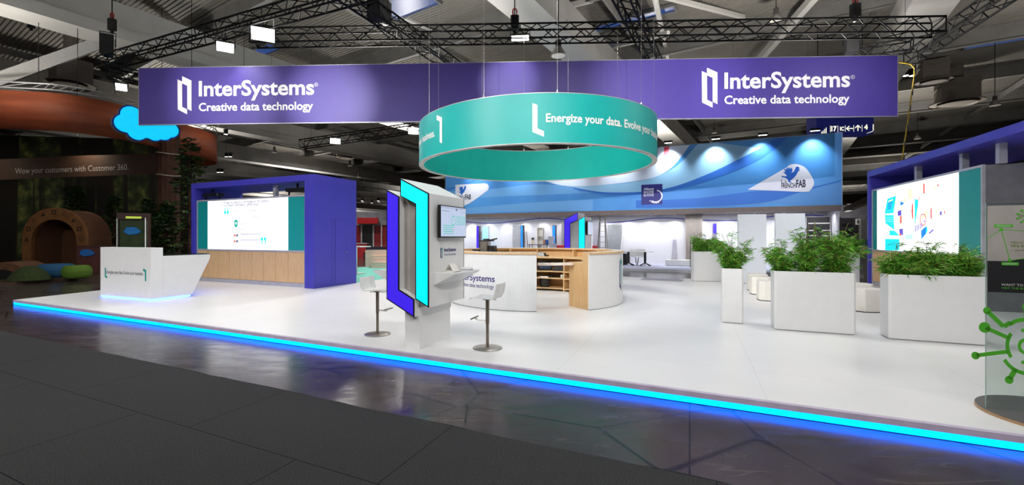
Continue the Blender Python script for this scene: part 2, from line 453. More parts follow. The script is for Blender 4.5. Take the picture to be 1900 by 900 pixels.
# slanting struts and tie bars under the deck
mb = MB()
for (gx, py) in ((0.6, 0), (14, 8), (14, 25), (-16.5, 8), (28, 8), (-16.5, 33), (0.6, 33), (28, 33)):
    pass
STRUT = mat('light_grey_strut', (214, 212, 206), 0.55, var=0.03)
def strut_beam(a, b, w=0.22, h=0.28):
    a, b = Vector(a), Vector(b); d = (b - a); L_ = d.length
    m = MB(); m.box(0, L_, -w/2, w/2, -h/2, h/2)
    o = struct(m.obj('ceiling_strut', STRUT)); o.location = a; o.rotation_euler = d.to_track_quat('X', 'Z').to_euler(); return o
strut_beam(at(-30, 158, 19), at(186, 80, 22), 0.45, 0.5)
strut_beam(at(95, -10, 19.5), at(186, 76, 22), 0.25, 0.3)
strut_beam(at(186, 80, 22), at(330, 40, 25), 0.3, 0.36)
strut_beam(at(1515, -10, 21), at(1405, 115, 27), 0.3, 0.35)
strut_beam(at(1225, -8, 21), at(1380, 32, 24), 0.18, 0.2)
strut_beam(at(1215, -5, 20), at(1240, 110, 30), 0.2, 0.24)
strut_beam(at(1100, 0, 21), at(985, 28, 21), 0.18, 0.22)
strut_beam(at(1040, 18, 21), at(1120, 112, 30), 0.16, 0.2)
strut_beam(at(1075, 100, 28), at(1240, 62, 22), 0.2, 0.25)
strut_beam(at(900, 98, 30), at(745, 30, 24), 0.18, 0.22)
SKY = mat('blue_skylight', (20, 30, 60), 0.3, emis=(64, 100, 178), es=0.4)
WF = mat('skylight_frame', (120, 120, 120), 0.6)
for i, (px, py, w, h) in enumerate(((150, 6, 3.4, 1.6), (755, 8, 3.0, 1.6), (1160, 38, 5, .6), (1850, 76, 2.6, 1.0), (490, 92, 2.4, .8), (530, 256, 3, 1.6))):
    Y = F * (13.4 - EYE) / (CY - py); X = (px - CX) / F * Y
    lx_, ly_ = GF.loc((X, Y))
    m = MB(); m.box(lx_ - w/2, lx_ + w/2, ly_ - h/2, ly_ + h/2, 13.38, 13.42); o = put(m.obj('window_%d' % (i + 1), SKY))
    m = MB()
    for a, b, c, d in ((lx_-w/2-.1, lx_-w/2, ly_-h/2-.1, ly_+h/2+.1), (lx_+w/2, lx_+w/2+.1, ly_-h/2-.1, ly_+h/2+.1), (lx_-w/2, lx_+w/2, ly_-h/2-.1, ly_-h/2), (lx_-w/2, lx_+w/2, ly_+h/2, ly_+h/2+.1)): m.box(a, b, c, d, 13.3, 13.46)
    m.obj('window_frame', WF, o)
# added fill lights without fixtures, high over the aisle and the far stands
for (x, y_, p) in ((-12, -4, 1.0), (6, -6, 1.0), (22, 4, .6), (-30, 34, .5), (4, 48, 1.0), (34, 44, .8), (-22, 60, 1.0), (16, 70, 1.0), (-3.0, 20.5, 2.6), (-10, 32, 1.6), (-14, 110, 4), (30, 110, 4), (-60, 110, 4), (80, 125, 5), (115, 130, 5)):
    lamp('AREA', 'hall_fill', (x, y_, 9.9), HALL_W * p, (1.0, 0.95, 0.88), aim=(x, y_, 0), size=1.2)

for x in (-90, -45, 0, 45, 90, 130):
    lamp('AREA', 'hall_fill', (x, 146, 6), 2600, (1.0, 0.96, 0.92), aim=(x, 165, 6), size=1.2)  # bare lights added to brighten the far back wall
for (x, y_, p) in ((-20, 14, .8), (-4, 16, 1.0), (12, 16, 1.0), (28, 16, .8), (-24, 34, .9), (-6, 36, 1.0), (14, 36, .8), (34, 36, .8), (-24, 58, 1.0), (6, 60, 1.0), (34, 60, .8), (-50, 62, 1.2), (-44, 96, 1.8), (-10, 96, 1.8), (30, 96, 1.5), (-60, 132, 2.2), (-15, 132, 2.2), (40, 132, 2), (80, 100, 1.6), (60, 66, 1.0)):
    lamp('AREA', 'roof_fill', (x, y_, 5.6), UP_W * p, (1.0, 0.96, 0.90), aim=(x, y_, 20), size=1.0)  # bare lights added below the roof to brighten it

# ================================================================== raised exhibition platform
ed = Vector((0.903, -0.43)).normalized()
A = Vector((-11.19, 10.67))
P1 = A + ed * 27.0
poly = [tuple(A), tuple(P1), (19.5, 12.0), (14.2, 13.95), (7.35, 16.15), (6.95, 15.75), (5.9, 16.45), (5.31, 16.95), (-1.66, 19.97), (-4.18, 14.57), (-10.0, 16.3)]
pl = thing('exhibition_platform', 'low white stand platform with a glowing cyan strip along its front edge', 'platform', (0, 0, 0))
mb = MB(); mb.prism(poly, -0.10, 0.0)
mb.obj('deck', WHITE_DECK, pl)
SEAM = mat('deck_seam', (222, 221, 220), 0.5)
mb = MB()
def onp(a, b): return A + ed * a + Vector((-ed.y, ed.x)) * b
for k in range(1, 14):
    a, b = onp(2.0 * k - 0.7, 0.02), onp(2.0 * k - 0.7, 4.0 if k < 6 else 9.5)
    d = (b - a).normalized() * 0.002; nrm = Vector((-d.y, d.x))
    mb.face([(a.x - nrm.x, a.y - nrm.y, 0.0006), (a.x + nrm.x, a.y + nrm.y, 0.0006), (b.x + nrm.x, b.y + nrm.y, 0.0006), (b.x - nrm.x, b.y - nrm.y, 0.0006)])
for q in (1.0, 3.0, 5.0, 7.0):
    a, b = onp(0.3 if q < 4 else 13, q), onp(26, q); nrm = Vector((-ed.y, ed.x)) * 0.002
    mb.face([(a.x - nrm.x, a.y - nrm.y, 0.0006), (b.x - nrm.x, b.y - nrm.y, 0.0006), (b.x + nrm.x, b.y + nrm.y, 0.0006), (a.x + nrm.x, a.y + nrm.y, 0.0006)])
mb.obj('board_seams', SEAM, pl, keep=True)
LIP = mat('grey_lilac_edge_trim', (200, 188, 212), 0.5)
n_ = Vector((ed.y, -ed.x))          # towards the aisle
def front_bar(o0, o1, z0, z1):
    m = MB(); a, b = A + n_ * o0, A + n_ * o1; c, d = P1 + n_ * o1, P1 + n_ * o0
    m.prism([(a.x, a.y), (b.x, b.y), (c.x, c.y), (d.x, d.y)], z0, z1); return m
front_bar(0.001, 0.055, -0.052, -0.0005).obj('edge_trim', LIP, pl)
front_bar(0.005, 0.045, -0.112, -0.053).obj('light_strip', STRIP_L, pl)
front_bar(0.003, 0.03, -0.1195, -0.1125).obj('base_rail', BLACK, pl)

# ================================================================== trusses, lamps, rigging
STEEL_DK = mat('dark_steel_wire', (70, 70, 74), 0.4, 0.6)
def truss(label, a, b, w=0.40, r=0.031, m=TRUSS, step=0.5, group='lighting trusses over the stand', name='lighting_truss', hang=()):
    a, b = Vector(a), Vector(b)
    t = thing(name, label, 'truss', a, 0, group)
    d = b - a; L_ = d.length; d.normalize(); s = Vector((-d.y, d.x, 0)).normalized(); up = s.cross(d) * -1
    if up.z < 0: up = -up
    cs = [(s * sx + up * sz) * (w / 2) for sx, sz in ((-1, -1), (1, -1), (1, 1), (-1, 1))]
    for c in cs:
        q = MB(); q.tube(c, c + d * L_, r, 8); q.obj('chord', m, t, smooth=True)
    q = MB(); n = max(1, round(L_ / step)); st = L_ / n
    for k in range(n):
        for e in range(4):
            c0, c1 = cs[e], cs[(e + 1) % 4]
            if k % 2: c0, c1 = c1, c0
            q.tube(c0 + d * (k * st), c1 + d * ((k + 1) * st), r * 0.55, 5)
    for k in (0, n):
        for e in range(4): q.tube(cs[e] + d * (k * st), cs[(e + 1) % 4] + d * (k * st), r * 0.6, 5)
    q.obj('bracing', m, t)
    for s_ in hang:
        q = MB(); c = d * (L_ * s_); q.tube(c + up * (w / 2), c + up * (w / 2) + Vector((0, 0, 13.49 - (a + c).z - w / 2)), 0.008, 5); q.obj('suspension_wire', STEEL_DK, t)
    return t
ZT = 7.9
def gz(px, py, z=ZT): return at(px, py, F * (z - EYE) / (CY - py))
fa = gz(190, 118); fd = Vector((0.9135, -0.4067, 0))
truss('long black truss running from the far corner over the stand front', fa, fa + fd * 28)
v3 = Vector((0.44, 0.898, 0))
p3 = Vector((-3.6, 11.55, ZT)); truss('black truss with a black box on it, crossing behind the two big floodlights', p3, p3 + v3 * 8.5)
p4 = Vector((3.5, 11.4, ZT)); truss('short steep black truss dropping behind the middle of the purple banner', p4, p4 + Vector((0.5, 0.866, 0)) * 7.5)
p5 = gz(1690, 108); truss('black truss above the lit illustration screen side of the stand', p5, p5 + Vector((-0.35, -0.937, 0)) * 9)
truss('black truss running level above the whole purple banner', at(470, 71, 14.28) , at(1742, 50, 13.4) , 0.44)
truss('black truss low behind the banner corner beside the loudspeaker', gz(200, 132, 7.3), gz(200, 132, 7.3) + Vector((0.62, 0.78, 0)) * 6)
truss('far dark truss holding two floodlights under the purple banner', at(560, 268, 28.5), at(800, 233, 26.0), 0.5, hang=(0.08, 0.92))
truss('black truss piece with red clamps beside the banner corner', at(1570, 102, 17), at(1692, 84, 16), hang=(.1, .9))
SILV = mat('silver_truss', (186, 186, 190), 0.35, 0.6)

LENS = mat('floodlight_lens', (255, 255, 255), 0.3, emis=(255, 252, 248), es=14.0)
LENS_FAR = mat('small_lamp_lens', (255, 255, 255), 0.3, emis=(255, 252, 245), es=5.0)
def floodlight(label, loc, aim, w=0.5, h=0.3, power=None, group='floodlights on the trusses', rise=0.45):
    t = thing('floodlight', label, 'floodlight', loc, 0, group)
    q = (Vector(aim) - Vector(loc)).to_track_quat('-Z', 'Y'); R = q.to_matrix().to_4x4()
    m = MB(); m.M = R
    m.box(-w/2, w/2, -h/2, h/2, 0.012, 0.09)
    for k in range(7): m.box(-w*0.42 + k*w*0.13, -w*0.42 + k*w*0.13 + 0.015, -h*0.42, h*0.42, 0.09, 0.13)
    m.obj('housing', BLACK_M, t)
    m = MB(); m.M = R; m.box(-w/2 + 0.02, w/2 - 0.02, -h/2 + 0.02, h/2 - 0.02, 0.0, 0.011); m.obj('lens', LENS, t)
    m = MB(); p = R @ Vector((-w/2 - 0.02, 0, 0.05)); p2 = R @ Vector((w/2 + 0.02, 0, 0.05)); u = Vector((0, 0, rise * 0.6))
    m.path([p, p + u, p2 + u, p2], 0.012, 6); m.tube((p + p2)/2 + u, (p + p2)/2 + Vector((0, 0, rise)), 0.018, 6); m.obj('yoke', BLACK_M, t)
    if power:
        lamp('AREA', 'floodlight_beam', (R @ Vector((0, 0, -0.012))), power, (1.0, 0.985, 0.965), parent=t, size=w - 0.05, size_y=h - 0.05).rotation_euler = q.to_euler()
    return t
floodlight('bright floodlight under the front truss, lower of the two above the banner lettering', at(418, 88, 13.9), (-5, 8.5, 0), 0.5, 0.34, FLOOD_W)
floodlight('large bright floodlight under the front truss, higher of the two above the banner lettering', at(488, 64, 13.2), (-3.5, 6.5, 0), 0.66, 0.42, FLOOD_W)
floodlight('bright wide floodlight hanging on the level truss above the teal ring', at(965, 71, 13.7), (0.5, 7, 0), 0.56, 0.2, FLOOD_W)
floodlight('small floodlight hanging below the loudspeaker corner of the truss', at(225, 162, 16.2), (-9, 10, 0), 0.36, 0.3, FLOOD_W, rise=0.75)
floodlight('floodlight hanging below the banner over the blue-violet screen wall', at(622, 262, 27), (-4, 14, 0), 0.62, 0.36, FLOOD_W * 0.7)
floodlight('floodlight half hidden by the edge of the teal ring', at(767, 243, 26), (-1, 14, 0), 0.6, 0.42, FLOOD_W * 0.7)
# lamps on the nearer part of the trusses, above the top of the photo
sp = []
for k, s in enumerate((14.3, 16.6, 19.0, 22.0, 25.2)):
    p = fa + fd * s; sp.append(p)
    floodlight(('first', 'second', 'third', 'fourth', 'fifth')[k] + ' floodlight along the near part of the front truss', (p.x, p.y, 7.45), (p.x - 1.0, p.y - 2.8, 0), 0.5, 0.3, FLOOD_W)
for k, (p, aim) in enumerate((((-4.7, 9.4, 7.45), (-6.5, 12.5, 0)), ((2.8, 10.2, 7.45), (4, 13.0, 0)), ((12.5, 9.6, 7.45), (9.5, 12, 0)), ((13.0, 8.6, 7.45), (9, 7, 0)))):
    floodlight(('floodlight on the crossing truss towards the blue-violet screen wall', 'floodlight on the steep truss over the planters', 'floodlight on the truss over the illustration screen wall', 'floodlight on the near end of the truss by the illustration screen wall')[k], p, aim, 0.5, 0.3, FLOOD_W)
# truss and lamps added over the aisle as unseen front fill for the stand
fb = fa + Vector((-0.4067, -0.9135, 0)) * 11.5
truss('added black truss over the aisle in front of the stand', fb + fd * 3, fb + fd * 27)
for k, s in enumerate((5, 9, 13, 17, 21, 25)):
    p = fb + fd * s
    ax, ay = ((5, 9), (-2.5, 10), (5, 9), (-3.5, 9.5), (3, 10), (-6, 9))[k]; tz = (.8, 1.6, .6, 1.4, .8, 1.6)[k]
    floodlight(('first', 'second', 'third', 'fourth', 'fifth', 'sixth')[k] + ' added floodlight along the truss over the aisle', (p.x, p.y, 7.45), (p.x + ax, p.y + ay, tz), 0.5, 0.3, None)
    d = lamp('SPOT', 'floodlight_beam', (p.x, p.y + .05, 7.42), FRONT_W, (1.0, 0.985, 0.97), aim=(p.x + ax, p.y + ay, tz), size=0.3, spot=96, blend=0.9)
p = fb + fd * 15; tg = (11.2, 11.0, 1.8)
floodlight('added floodlight on the truss over the aisle turned towards the illustration screen wall', (p.x, p.y, 7.45), tg, 0.5, 0.3, None)
lamp('SPOT', 'floodlight_beam', (p.x + .04, p.y + .04, 7.42), FRONT_W * 2.2, (1.0, 0.985, 0.97), aim=tg, size=0.3, spot=42, blend=0.9)  # extra fill added to brighten the illustration screen wall
for k, (sx_, tx, tz, pw, ang) in enumerate(((11.0, -0.9, 3.45, 260, 26), (18.5, 3.3, 3.5, 300, 34), (14.5, 1.4, 3.7, 110, 44))):
    p = fb + fd * sx_; src = Vector((p.x, p.y, 7.5)); tg = Vector((tx, 8.6, tz)); q = (tg - src).to_track_quat('-Z', 'Y')
    t = thing('profile_spotlight', ('spotlight aimed at the ring banner side with the closing bracket', 'spotlight aimed at the slogan on the ring banner', 'spotlight aimed at the middle of the ring banner')[k], 'spotlight', src, 0, 'spotlights on the truss over the aisle')
    m = MB(); m.M = q.to_matrix().to_4x4(); m.lathe([(0, 0.32), (0.08, 0.3), (0.085, 0.05), (0.1, 0.0), (0.0, 0.0)], 16); m.obj('lamp_body', BLACK_M, t, smooth=True)
    m = MB(); m.tube((0, 0, 0.08), (0, 0, 0.3), 0.014, 6); m.obj('yoke', BLACK_M, t)
    lamp('SPOT', 'spot_beam', q.to_matrix() @ Vector((0, 0, -0.03)), pw * 9, (1, .99, .97), parent=t, size=0.06, spot=ang, blend=1.0).rotation_euler = q.to_euler()
# spots that wash the banner
for k, (px, py, Y0, s) in enumerate(((612, 185, 14.2, 12.0), (945, 155, 13.95, 19.5), (1243, 165, 13.7, 22.5), (1490, 165, 13.5, 24.5), (410, 175, 14.3, 10.5))):
    tg = at(px, py, Y0); src = fb + fd * s; src = Vector((src.x, src.y, 7.5))
    t = thing('profile_spotlight', ('spotlight aimed at the banner beside the first lettering', 'spotlight aimed at the banner above the teal ring', 'spotlight aimed at the banner beside its second logo', 'spotlight aimed at the second lettering of the banner', 'spotlight aimed at the first lettering of the banner')[k], 'spotlight', src, 0, 'spotlights on the truss over the aisle')
    q = (tg - src).to_track_quat('-Z', 'Y'); m = MB(); m.M = q.to_matrix().to_4x4(); m.lathe([(0, 0.32), (0.08, 0.3), (0.085, 0.05), (0.1, 0.0), (0.0, 0.0)], 16); m.obj('lamp_body', BLACK_M, t, smooth=True)
    m = MB(); m.tube((0, 0, 0.08), (0, 0, 0.3), 0.014, 6); m.obj('yoke', BLACK_M, t)
    lamp('SPOT', 'spot_beam', q.to_matrix() @ Vector((0, 0, -0.03)), WASH_W * (.85, .9, 1.25, .9, .55)[k], (0.97, 0.94, 1.0), parent=t, size=0.05, spot=(15, 8, 19, 24, 20)[k], blend=1.0).rotation_euler = q.to_euler()

def hoist(label, px, py, Y, top=-60, red=True):
    p = at(px, py, Y); t = thing('chain_hoist', label, 'hoist', p, 0, 'chain hoists')
    m = MB(); m.box(-0.13, 0.13, -0.1, 0.1, 0.0, 0.42, 0.03); m.lathe([(0, 0), (0.06, -0.03), (0.06, -0.12), (0, -0.14)], 12); m.obj('motor', BLACK, t)
    m = MB(); m.tube((0, 0, 0.42), (0, 0, max(0.8, 13.49 - p.z)), 0.02, 6); m.obj('chain', BLACK_M, t)
    m = MB(); m.path([(0.07*math.cos(a*PI/5), 0, 0.55 + 0.12*math.sin(a*PI/5)) for a in range(11)], 0.022, 6); m.obj('hook', mat('red_hook', (190, 20, 20), 0.4), t)
hoist('black chain hoist with red hook above the loudspeaker corner', 208, 56, 17)
hoist('black chain hoist with red hook above the middle floodlight', 955, 55, 14.0)
hoist('black chain hoist with red hook above the truss end by the hanging guide sign', 1587, 33, 13.8)
hoist('black chain hoist over the terracotta ring banner', 58, 52, 22)
def speaker(label, px, py, Y, w, h, d, deg):
    p = at(px, py, Y); t = thing('loudspeaker', label, 'loudspeaker', p, deg, 'loudspeakers on the truss')
    m = MB(); m.prism([(-w/2, -d/2), (w/2, -d/2), (w*0.32, d/2), (-w*0.32, d/2)], 0, h); m.obj('cabinet', BLACK, t, bevel=0.01)
    m = MB(); m.box(-w*0.44, w*0.44, -d/2 - 0.012, -d/2 - 0.001, h*0.05, h*0.95); m.obj('grille', mat('black_grille', (28, 28, 30), 0.7, bump=0.5, scale=60), t)
    m = MB(); m.path([(-w/2 - 0.02, 0, h*0.5), (-w/2 - 0.02, 0, h + 0.12), (w/2 + 0.02, 0, h + 0.12), (w/2 + 0.02, 0, h*0.5)], 0.014, 6); m.obj('bracket', BLACK_M, t)
speaker('black loudspeaker standing on the truss corner over the booth with the cloud sign', 200, 104, 16.3, 0.42, 0.75, 0.4, 30)
speaker('black loudspeaker on the crossing truss at the top of the photo', 706, 40, 12.9, 0.5, 0.62, 0.6, -30)
speaker('black loudspeaker above the banner corner by the hanging guide sign', 1578, 101, 16.6, 0.42, 0.66, 0.42, -20)

# lamps under the hall roof
def highbay(label, px, py, Y, sc=1.0):
    p = at(px, py, Y); t = thing('highbay_lamp', label, 'pendant lamp', p, 0, 'pendant lamps under the hall roof')
    m = MB(); m.lathe([(0.27*sc, 0), (0.24*sc, 0.1*sc), (0.13*sc, 0.3*sc), (0.1*sc, 0.33*sc)], 20); m.obj('shade', mat('grey_lamp_shade', (150, 146, 140), 0.5), t, smooth=True)
    m = MB(); m.lathe([(0, 0.6*sc), (0.1*sc, 0.58*sc), (0.11*sc, 0.33*sc), (0, 0.33*sc)], 14); m.obj('ballast', mat('dark_ballast', (70, 68, 66), 0.6), t)
    m = MB(); m.lathe([(0, 0.03*sc), (0.25*sc, 0.02*sc), (0.25*sc, 0.0), (0, -0.02*sc)], 20); m.obj('diffuser', mat('pale_diffuser', (220, 218, 210), 0.4, emis=(255, 245, 225), es=0.15), t)
    m = MB(); m.tube((0, 0, 0.58*sc), (0, 0, 13.49 - p.z), 0.018, 5); m.obj('rod', BLACK_M, t)
highbay('bell lamp beside the girder above the teal ring', 1036, 104, 16.2)
highbay('bell lamp by the pale strut above the second banner lettering', 1440, 38, 21)
highbay('bell lamp between banner and screen wall, nearest to the cloud sign', 509, 283, 44)
highbay('small bell lamp above the closet corner of the screen wall', 649, 308, 50)
highbay('smallest bell lamp beyond the closet corner of the screen wall', 666, 329, 62)
highbay('bell lamp high beyond the hanging guide sign', 1846, 196, 27)
highbay('bell lamp above the beam of the illustration screen wall', 1702, 258, 42)
highbay('bell lamp seen through the gap in the teal ring', 1000, 275, 64)
highbay('bell lamp above the blue fascia, half way along', 1325, 247, 46)
def far_lamp(label, px, py, Y, n=2):
    p = at(px, py, Y); t = thing('track_spotlight', label, 'spotlight', p, 0, 'small spotlights far in the hall')
    m = MB()
    for k in range(n): m.lathe([(0, -0.06), (0.14, -0.06), (0.14, 0.0), (0, 0.0)], 12, (k*0.4, 0, 0))
    m.obj('lens', LENS_FAR, t)
    m = MB()
    for k in range(n): m.lathe([(0.16, -0.05), (0.16, 0.3), (0, 0.34)], 12, (k*0.4, 0, 0))
    m.tube((-0.2, 0, 0.34), (n*0.4, 0, 0.34), 0.03, 6); m.tube((0, 0, 0.3), (0, 0, max(1, 13.49 - p.z)), 0.015, 5); m.obj('lamp_body', BLACK_M, t)
far_lamp('pair of white spotlights beyond the banner corner by the yellow cable', 1680, 139, 26)
far_lamp('white spotlight just beyond the end of the terracotta ring', 419, 248, 36, 1)
far_lamp('low white spotlight right of the terracotta ring', 420, 290, 45, 2)
far_lamp('pair of spotlights above the far corner of the screen wall', 405, 319, 50, 2)
t = truss('far silver lamp truss beyond the closet of the screen wall', at(640, 372, 66), at(760, 372, 66), 0.6, 0.05, SILV, 1.0, hang=(0.1, 0.9), name='lamp_truss', group='far lamp trusses')
t = truss('far silver lamp truss seen through the screen wall gap', at(380, 352, 60), at(560, 350, 60), 0.6, 0.05, SILV, 1.0, hang=(0.1, 0.9), name='lamp_truss', group='far lamp trusses')
for k, px in enumerate((657, 672, 690, 702)):
    far_lamp(('first', 'second', 'third', 'fourth')[k] + ' lamp on the far silver truss beyond the closet, counted from the closet', px, 376 - (k % 2) * 4, 65.5, 1)
# ventilation boxes
DUCT = mat('duct_grey', (128, 120, 108), 0.6)
def vent(label, px, py, Y, w=1.6, h=1.3):
    p = at(px, py, Y); t = thing('ventilation_unit', label, 'ventilation unit', p, -34, 'ventilation units under the roof')
    m = MB(); m.box(-w/2, w/2, -w/2, w/2, 0, h); m.box(-w/2 - .05, w/2 + .05, -w/2 - .05, w/2 + .05, h*0.7, h*0.76); m.tube((0, 0, h), (0, 0, max(h + .3, 13.49 - p.z)), 0.35, 12); m.obj('duct', DUCT, t)
    m = MB(); m.lathe([(w*0.75, -0.08), (w*0.75, -0.02), (w*0.3, 0.0)], 24); m.lathe([(w*0.55, -0.16), (w*0.5, -0.08), (0, -0.06)], 24); m.obj('diffuser_ring', DUCT, t)
vent('beige ventilation box with round outlet above the terracotta ring', 132, 156, 26)
vent('ventilation box with round outlet beside the yellow cable', 1732, 150, 30, 1.3)
vent('larger ventilation box near the upper edge by the yellow cable', 1775, 190, 31, 1.9, 1.5)
vent('ventilation box between banner and screen wall', 640, 292, 60, 1.6)
vent('ventilation box far above the cloud sign end of the screen wall', 496, 300, 62, 2.0)
# yellow cable
t = thing('power_cable', 'yellow and black power cable hanging beside the purple banner corner', 'cable', at(1668, 115, 14.5))
pts = [at(x, y_, 14.5 + (y_ - 115) * 0.004) - Vector(t.location) for x, y_ in ((1650, 114), (1668, 115), (1690, 119), (1697, 127), (1696, 145), (1692, 170), (1688, 200), (1683, 235), (1678, 265), (1674, 296), (1672, 330))]
m = MB(); m.path(pts, 0.022, 6); m.obj('cord', mat('yellow_cable', (180, 150, 40), 0.5), t, smooth=True)
m = MB()
for a in pts[3:]: m.tube(a + Vector((0, -0.02, 0.12)), a + Vector((0, -0.02, -0.12)), 0.02, 6)
m.obj('tape', BLACK, t)
# thin roof rods

# ================================================================== hanging banner and ring
LOGO_A = [(0.0, 0.86), (0.333, 0.745), (0.333, 0.165), (0.70, 0.03), (0.70, -0.0), (0.70, 0.0)]
def logo(pr, x, y, w, h, m1=0, m2=0):
    """open-book emblem, two interlocking angular strokes; x, y = lower left"""
    a = [(0, 0.925), (0.33, 0.855), (0.33, 0.19), (0.70, 0.105), (0.70, 0.0), (0.02, 0.125)]
    a = [(0, 0.92), (0.33, 0.86), (0.34, 0.20), (0.69, 0.13), (0.69, 0.0), (0.02, 0.13)]
    b = [(0.33, 1.0), (1.0, 0.88), (1.0, 0.085), (0.70, 0.145), (0.69, 0.745), (0.33, 0.81)]
    pr.poly([(x + p[0]*w, y + p[1]*h) for p in a], m1); pr.poly([(x + p[0]*w, y + p[1]*h) for p in b], m2)
bl, br = at(258, 231, 14.46), at(1665, 214, 13.43)
BW = math.hypot(br.x - bl.x, br.y - bl.y); bdeg = math.degrees(math.atan2(br.y - bl.y, br.x - bl.x)); BH = 1.82
BF = Frame(bl.x, bl.y, bdeg)
t = thing('hanging_banner', 'long purple banner with white lettering hanging over the whole stand', 'banner', (bl.x, bl.y, bl.z), bdeg)
m = MB(); m.box(0, BW, 0.0, 0.05, 0.0, BH); m.obj('panel', PURPLE, t)
m = MB(); m.box(-0.02, BW + 0.02, -0.004, 0.054, -0.025, -0.001); m.box(-0.02, BW + 0.02, -0.004, 0.054, BH + 0.001, BH + 0.02); m.box(-0.02, -0.001, -0.004, 0.054, 0, BH); m.box(BW + 0.001, BW + 0.02, -0.004, 0.054, 0, BH); m.obj('frame', PURPLE_EDGE, t)
def bz(px, py): return BF.lz(px, py) - bl.z
for (lx0, lx1, ly0, ly1, tx0, tx1, tb, tc, cx1, cb, cc, rx, ry) in ((329.5, 355.5, 212.5, 141.5, 369, 583, 178, 151, 581, 206, 191.5, 587, 157), (1302, 1331, 200, 126, 1344, 1577, 164, 135.5, 1576, 193, 178, 1582, 143)):
    pr = Print(); a, b = BF.lx(lx0), BF.lx(lx1); logo(pr, a, bz(lx0, ly0), b - a, bz(lx0, ly1) - bz(lx0, ly0))
    a, b = BF.lx(tx0), BF.lx(tx1); pr.text('InterSystems', a, bz(tx0, tb), b - a, bz(tx0, tc) - bz(tx0, tb), bold=0.024)
    b = BF.lx(cx1); pr.text('Creative data technology', a, bz(tx0, cb), b - a, bz(tx0, cc) - bz(tx0, cb), bold=0.022)
    q = BF.lx(rx); pr.ring(q, bz(rx, ry), 0.05, 0.06); pr.text('R', q, bz(rx, ry) - 0.027, None, 0.055, align='C')
    pr.obj('lettering', LETTER_WHITE, lambda s, z: (s, -0.006, z), t)
for px in (277, 503, 622, 780, 925, 1150, 1243, 1360, 1500, 1660):
    m = MB(); x = BF.lx(px); m.tube((x, 0.025, BH), (x, 0.025, BH + 0.75), 0.004, 5); m.obj('suspension_wire', STEEL_DK, t)

RC = (1.27, 10.82); RR = 2.78
Zb = zat(264.5, RC[1] - RR); Zt = zat(173, RC[1] - RR + 0.02)
t = thing('ring_banner', 'round teal ring banner hanging above the round counter', 'banner', (RC[0], RC[1], Zb), 0)
RH = Zt - Zb
m = MB(); m.lathe([(RR, 0.0), (RR, RH)], 128); m.obj('outer_fabric', TEAL, t, smooth=True)
m = MB(); m.lathe([(RR - 0.10, RH), (RR - 0.10, 0.0)], 128); m.obj('inner_fabric', TEAL_IN, t, smooth=True)
EDGE = mat('pale_grey_rim', (190, 186, 184), 0.4, 0.2)
m = MB(); m.lathe([(RR + 0.004, 0.0), (RR + 0.004, -0.014), (RR - 0.035, -0.014), (RR - 0.035, -0.004), (RR - 0.065, -0.004), (RR - 0.065, -0.014), (RR - 0.104, -0.014), (RR - 0.104, 0.0), (RR + 0.004, 0.0)], 128)
m.lathe([(RR + 0.004, RH), (RR + 0.004, RH + 0.012), (RR - 0.104, RH + 0.012), (RR - 0.104, RH), (RR + 0.004, RH)], 128); m.obj('rim', EDGE, t)
def on_ring(s, z):
    a = rad(s) ; r = RR + 0.006
    return (r * math.sin(a), -r * math.cos(a), z)
for base in (-7.5, 112.5, -127.5):
    pr = Print(); zz = RH * 0.5
    b0 = 0.155
    pr.poly([(base, zz+.27), (base+1.9, zz+.235), (base+1.9, zz-.19), (base+4.3, zz-.245), (base+4.3, zz-.345), (base, zz-.255)])
    pr.text('Energize your data. Evolve your business.', base + 5.0, zz - 0.075, 68.5, 0.15, bold=0.022)
    e = base + 75.5
    pr.poly([(e+3.6, zz-.27), (e+1.9, zz-.235), (e+1.9, zz+.19), (e-.4, zz+.245), (e-.4, zz+.345), (e+3.6, zz+.255)])
    pr.obj('lettering', LETTER_WHITE, on_ring, t)
for a in (-62, -27, 2, 44, 76, 118, 152, 180, 208, 244):
    m = MB(); p = on_ring(a, RH); m.tube((p[0]*.98, p[1]*.98, RH), (p[0]*.98, p[1]*.98, RH + 3.9), 0.003, 5); m.tube((p[0]*.98, p[1]*.98, RH), (p[0]*.98, p[1]*.98, RH + .07), 0.014, 6); m.obj('suspension_wire', STEEL, t)

